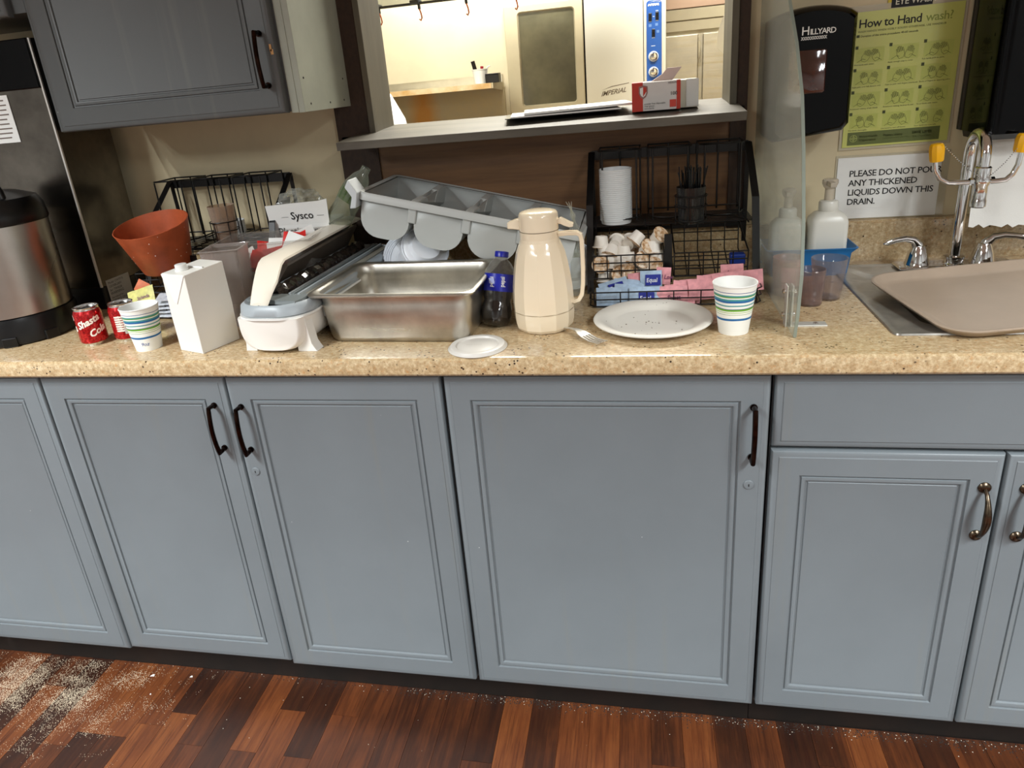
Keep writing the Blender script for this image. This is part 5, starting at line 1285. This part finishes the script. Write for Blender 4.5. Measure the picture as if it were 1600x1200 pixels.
MB().lathe([(0, .002), (.028, .002), (.036, .062), (.0385, .064), (.0385, .068), (.034, .067), (.027, .006), (0, .006)], 28, (-.375, 2.42, 1.3725)).build('bucket', M_whitep, PC)
MB().tube([(-.385, 2.42, 1.385), (-.402, 2.40, 1.478)], .010, 8).build('black_marker', M_black, PC)
MB().tube([(-.368, 2.42, 1.385), (-.360, 2.41, 1.452)], .008, 8).build('red_marker', mat('marker_red', (150, 30, 40), .4), PC)
MB().tube([(-.350, 2.42, 1.385), (-.335, 2.42, 1.448), (-.322, 2.42, 1.450)], .004, 8).build('white_pen', M_white, PC)
BB = tag(MB().box(-.338, -.272, 2.36, 2.42, 1.3735, 1.412).box(-.338, -.272, 2.356, 2.42, 1.412, 1.416).build('small_box', M_black, smooth=False, bevel=.002), 'small black box on the kitchen shelf right of the pen bucket', 'box')

OV = thing('convection_oven', 'tall stainless oven with glass door and blue control panel in the kitchen', 'oven', (.11, 2.9, 0))
MB().box(-.272, .515, 2.645, 3.15, .45, 1.95).build('housing', M_kst, OV, smooth=False, bevel=.004)
for x in (-.24, .48):
    for y in (2.69, 3.1):
        MB().box(x-.02, x+.02, y-.02, y+.02, 0, .45).build('leg', M_kst, OV, smooth=False)
gx0, gx1, gz0, gz1 = -.203, .080, 1.243, 1.685
dl = [[(x, 2.601, z) for x, z in rrect(-.268, .118, .62, 1.715, .004, 4)], [(x, 2.598, z) for x, z in rrect(-.265, .115, .623, 1.712, .004, 4)], [(x, 2.598, z) for x, z in rrect(gx0, gx1, gz0, gz1, .018, 4)], [(x, 2.612, z) for x, z in rrect(gx0+.006, gx1-.006, gz0+.006, gz1-.006, .014, 4)]]
od = loft(MB(), [[(x, 2.644, z) for x, z in rrect(-.268, .118, .62, 1.715, .004, 4)]]+dl, True, False).build('door', M_beige, OV, ang=30)
MB().box(gx0, gx1, 2.613, 2.62, gz0, gz1).build('glass_pane', mat('oven_glass', (96, 92, 72), .12, var=.25, vs=4), od, smooth=False)
MB().box(.118, .124, 2.625, 2.65, .6, 1.9).build('door_gap', M_dark, OV, smooth=False)
MB().tube([(.100, 2.58, .85), (.100, 2.575, .9), (.100, 2.575, 1.15), (.100, 2.58, 1.2)], .012, 10).build('door_handle', M_chrome, od)
MB().box(.126, .405, 2.602, 2.645, .62, 1.95).build('side_panel', mat('bright_panel', (236, 234, 222), .35, metal=.4), OV, smooth=False, bevel=.002)
cp2 = MB().box(.408, .512, 2.600, 2.645, .62, 1.95).build('control_column', mat('white_panel', (226, 222, 206), .4, metal=.3), OV, smooth=False, bevel=.002)
M_cb = mat('control_blue', (44, 92, 170), .35)
blu = loft(MB(), [[(x, 2.5995, z) for x, z in rrect(.420, .492, 1.05, 1.672, .016, 5)], [(x, 2.596, z) for x, z in rrect(.4215, .4905, 1.0515, 1.6705, .015, 5)]]).build('blue_panel', M_cb, OV)
M_sym = mat('panel_symbol', (210, 220, 232), .5)
text('lettering', 'IMPERIAL', .0145, M_white, plane_f((.4265, 2.5955, 1.6475), (1, 0, 0), (0, 0, 1)), blu, .35, bold=.0005, spacing=.9)
MB().add([(.430, 2.5953, 1.6630), (.462, 2.5953, 1.6680), (.487, 2.5953, 1.6640), (.487, 2.5953, 1.6625), (.462, 2.5953, 1.6660)], [(0, 1, 2, 3, 4)]).build('swoosh', M_white, blu, smooth=False)
for (x, z) in ((.438, 1.600), (.470, 1.603), (.453, 1.530)):
    MB().box(x-.0075, x+.0075, 2.590, 2.596, z-.017, z+.017).box(x-.006, x+.006, 2.587, 2.590, z-.001, z+.015).build('rocker_switch', M_black, OV, smooth=False, bevel=.001)
for (x, z) in ((.438, 1.563), (.468, 1.565), (.474, 1.534)):
    MB().box(x-.0065, x+.0065, 2.5955, 2.596, z-.006, z+.006).build('printed_symbol', mat('sym_blue', (104, 140, 196), .5) if 'sym_blue' not in bpy.data.materials else bpy.data.materials['sym_blue'], OV, smooth=False)
for (x, z, w_) in ((.438, 1.580, .006), (.470, 1.582, .006), (.470, 1.625, .006), (.453, 1.508, .007), (.452, 1.472, .010), (.454, 1.601, .004)):
    MB().box(x-w_, x+w_, 2.5955, 2.596, z-.0015, z+.0015).build('printed_symbol', M_sym, OV, smooth=False)
for z in (1.425, 1.355, 1.285):
    MB().lathe([(.024, 0), (.024, .002), (0, .002)], 28, (.453, 2.596, z), RX(pi/2)).build('dial_ring', M_sym, OV)
    MB().lathe([(.019, 0), (.019, .010), (.014, .016), (0, .018)], 28, (.453, 2.594, z), RX(pi/2)).build('knob', M_chrome, OV)
text('lettering', 'IMPERIAL', .031, mat('logo_grey', (120, 108, 92), .4), plane_f((.196, 2.6015, 1.262), (1, 0, .10), (0, 0, 1)), OV, .4, bold=.0006, spacing=.98)
MB().add([(.200, 2.6012, 1.290), (.25, 2.6012, 1.306), (.335, 2.6012, 1.316), (.335, 2.6012, 1.313), (.25, 2.6012, 1.302)], [(0, 1, 2, 3, 4)]).build('swoosh', bpy.data.materials['logo_grey'], OV, smooth=False)

FR = thing('reach_in_fridge', 'stainless reach-in fridge with two doors at the back of the kitchen', 'fridge', (.75, 3.4, 0))
MB().box(.46, 1.30, 3.23, 3.65, .1, 2.1).build('housing', M_kst, FR, smooth=False)
MB().box(.46, 1.30, 3.195, 3.23, 1.60, 1.655).build('header', M_beige, FR, smooth=False, bevel=.002)
MB().box(.46, 1.30, 3.195, 3.23, 1.66, 1.80).build('grille', mat('pinkish_steel', (206, 178, 158), .4, metal=.5), FR, smooth=False, bevel=.002)
MB().box(.46, 1.30, 3.205, 3.23, 1.545, 1.595).build('rail', M_beige, FR, smooth=False, bevel=.002)
for (a, b) in ((.47, .706), (.732, 1.02)):
    MB().box(a, b, 3.190, 3.228, .15, 1.525).build('door', M_kst, FR, smooth=False, bevel=.004)
MB().tube([(.711, 3.18, 1.40), (.711, 3.172, 1.41), (.711, 3.172, 1.475), (.711, 3.18, 1.485)], .006, 8).build('door_handle', M_beige, FR)
for x in (.5, 1.26): MB().box(x-.02, x+.02, 3.25, 3.6, 0, .1).build('foot', M_black, FR, smooth=False)
CL = thing('hanging_cloth', 'white cloth hanging at the right edge of the serving window', 'cloth', (.60, 1.1, 1.35))
mb = MB(); lo = []
for k in range(12):
    t = k/11; z = 1.535-t*.22; w_ = (.012+.030*sin(pi*min(1, t*2.2)*.6)) if t < .55 else .022
    lo.append([(.634-w_+.004*sin(t*9), 1.00, z), (.634-w_*.4, 0.992+.004*sin(t*14), z), (.66, 1.00, z), (.66, 1.012, z), (.634-w_*.3, 1.010, z)])
loft(mb, lo).build('cloth', M_white, CL)
MB().tube([(.65, 1.005, 1.53), (.65, 1.005, 1.62), (.65, .90, 1.63), (.65, .703, 1.63)], .003, 6).build('hook', M_chrome, CL)
# overhead canopy with utensil hooks
HC = thing('hood_canopy', 'stainless canopy edge over the kitchen with copper coloured hooks', 'hood', (-.3, 1.9, 1.7))
MB().prism([(1.60, 1.672), (1.603, 1.672), (1.603, 1.86), (2.3, 1.98), (2.3, 1.986), (1.60, 1.90)], 'x', -1.4, .40).build('front_panel', m_steel('canopy_steel', (214, 224, 232), .18, (2, 2, 20), .02, .05), HC, smooth=False)
for (xa, xb) in ((-1.4, -1.395), (.395, .40)):
    MB().box(xa, xb, 1.603, 2.3, 1.70, 1.98).build('end_panel', M_kst, HC, smooth=False)
MB().box(-1.4, .40, 1.585, 1.600, 1.668, 1.676).build('rail', M_black, HC, smooth=False)
for k, x in enumerate((-.573, -.418, -.240, -.06)):
    MB().box(x-.022, x+.012, 1.576, 1.602, 1.668+.002, 1.684).build('clamp', M_black, HC, smooth=False, bevel=.002)
    MB().tube([(x+.010, 1.585, 1.67), (x+.012, 1.58, 1.652)], .0055, 8).build('hook_stem', M_black, HC)
    MB().tube([(x+.012, 1.58, 1.652), (x+.017, 1.578, 1.637), (x+.019, 1.578, 1.622), (x+.014, 1.578, 1.613), (x+.009, 1.579, 1.618)], .0028, 8).build('hook', mat('hook_copper', (176, 92, 60), .3, 1.) if 'hook_copper' not in bpy.data.materials else bpy.data.materials['hook_copper'], HC)
for x in (-1.3, .3): MB().tube([(x, 2.2, 1.97), (x, 2.2, 2.6)], .008, 8).build('hanger_rod', M_chrome, HC)
# kitchen work table and white bundle
KT = thing('work_table', 'stainless kitchen work table below the serving window', 'table', (-.6, 1.2, 0))
MB().box(-1.3, -.2, .95, 1.5, .86, .90).build('top', M_kst, KT, smooth=False, bevel=.003)
for x in (-1.26, -.24):
    for y in (.99, 1.46): MB().tube([(x, y, 0), (x, y, .86)], .02, 12).build('leg', M_kst, KT)
WBn = thing('cloth_bundle', 'white cloth bundle bulging at the left edge of the serving window', 'cloth', (-.60, 1.2, .90))
MB().lathe([(0, -.03), (.14, -.03), (.19, .10), (.20, .25), (.185, .36), (.150, .44), (.10, .485), (.04, .50), (0, .502)], 40, (-.592, 1.2, .93), wob=lambda a, z: 1.04+.02*sin(5*a+z*6)+.01*sin(11*a)).build('bundle', mat('white_cloth', (224, 226, 228), .8, bump=.3, bs=20), WBn)

# ------------------------------------------------------------------ dirt and spills on the floor
def scatter(name, n, fn, m_, s0, s1, sq=.6):
    vs = []; fs = []
    for k in range(n):
        p = fn()
        if p is None: continue
        s = R.uniform(s0, s1); a = R.uniform(0, pi); o_ = len(vs)
        for (x, y, z) in ((1, 0, 0), (-.6, .8, 0), (-.6, -.8, 0), (0, 0, 1.)):
            vs.append((p[0]+s*(x*cos(a)-y*sin(a)), p[1]+s*(x*sin(a)+y*cos(a)), p[2]+s*z*sq))
        fs += [(o_, o_+1, o_+2), (o_, o_+1, o_+3), (o_+1, o_+2, o_+3), (o_+2, o_, o_+3)]
    me = bpy.data.meshes.new(name); me.from_pydata(vs, [], fs); me.materials.append(m_)
    o = bpy.data.objects.new(name, me); COL.objects.link(o); return o
def edge_p():
    x = R.uniform(-.2, 1.7) if R.random() < .8 else R.uniform(-1.6, 1.7); return (x, .060-abs(R.gauss(0, .012)), .0002)
tag(scatter('edge_grit', 2600, edge_p, mat('grit_dark', (34, 28, 24), .9), .0008, .0022), 'dark gritty dirt along the foot of the kick board', 'dirt', None, 'stuff')
tag(scatter('pale_crumbs', 420, edge_p, mat('grit_pale', (196, 188, 172), .8), .0005, .0016), 'pale crumbs in the dirt along the kick board', 'crumbs', None, 'stuff')
def spill():
    x, y = R.uniform(-1.62, -.72), R.uniform(-.42, .055)
    d = math.hypot((x+1.20)/.34, (y+.05)/.13)
    n_ = mnoise.noise(Vector((x*9, y*16, 0)))*.7+mnoise.noise(Vector((x*26, y*40, 3)))*.45
    v = 1.15-d*.75+n_
    return (x, y, .0002) if R.random() < max(0, v)**2.7*.7 else None
tag(scatter('spilled_sugar', 150000, spill, mat('sugar', (206, 190, 164), .7), .0005, .00105, .9), 'dried pale sugary spill on the floor at the left', 'spill', None, 'stuff')
def stray(): return (R.uniform(-1.5, 1.6), R.uniform(-.5, .05), .0002)
tag(scatter('stray_crumbs', 150, stray, bpy.data.materials['grit_pale'], .0006, .0016), 'scattered pale crumbs over the wood floor', 'crumbs', None, 'stuff')
for k, (x, y, s) in enumerate(((-.895, .022, .006), (-.785, .03, .004), (-.86, -.035, .002))):
    a = k*1.1; mb = MB().add([(x-s, y-s*.5, .0006), (x+s, y-s*.2, .0006), (x+s*.7, y+s*.6, .003), (x-s*.4, y+s*.5, .001), (x, y, .0035)], [(0, 1, 4), (1, 2, 4), (2, 3, 4), (3, 0, 4), (3, 2, 1, 0)])
    tag(mb.build('paper_scrap', M_white, smooth=False), ['tiny white paper scrap on the floor below the second door', 'small curled white scrap by the kick board under the carton', 'tiniest white speck of paper farther out on the floor'][k], 'scrap')
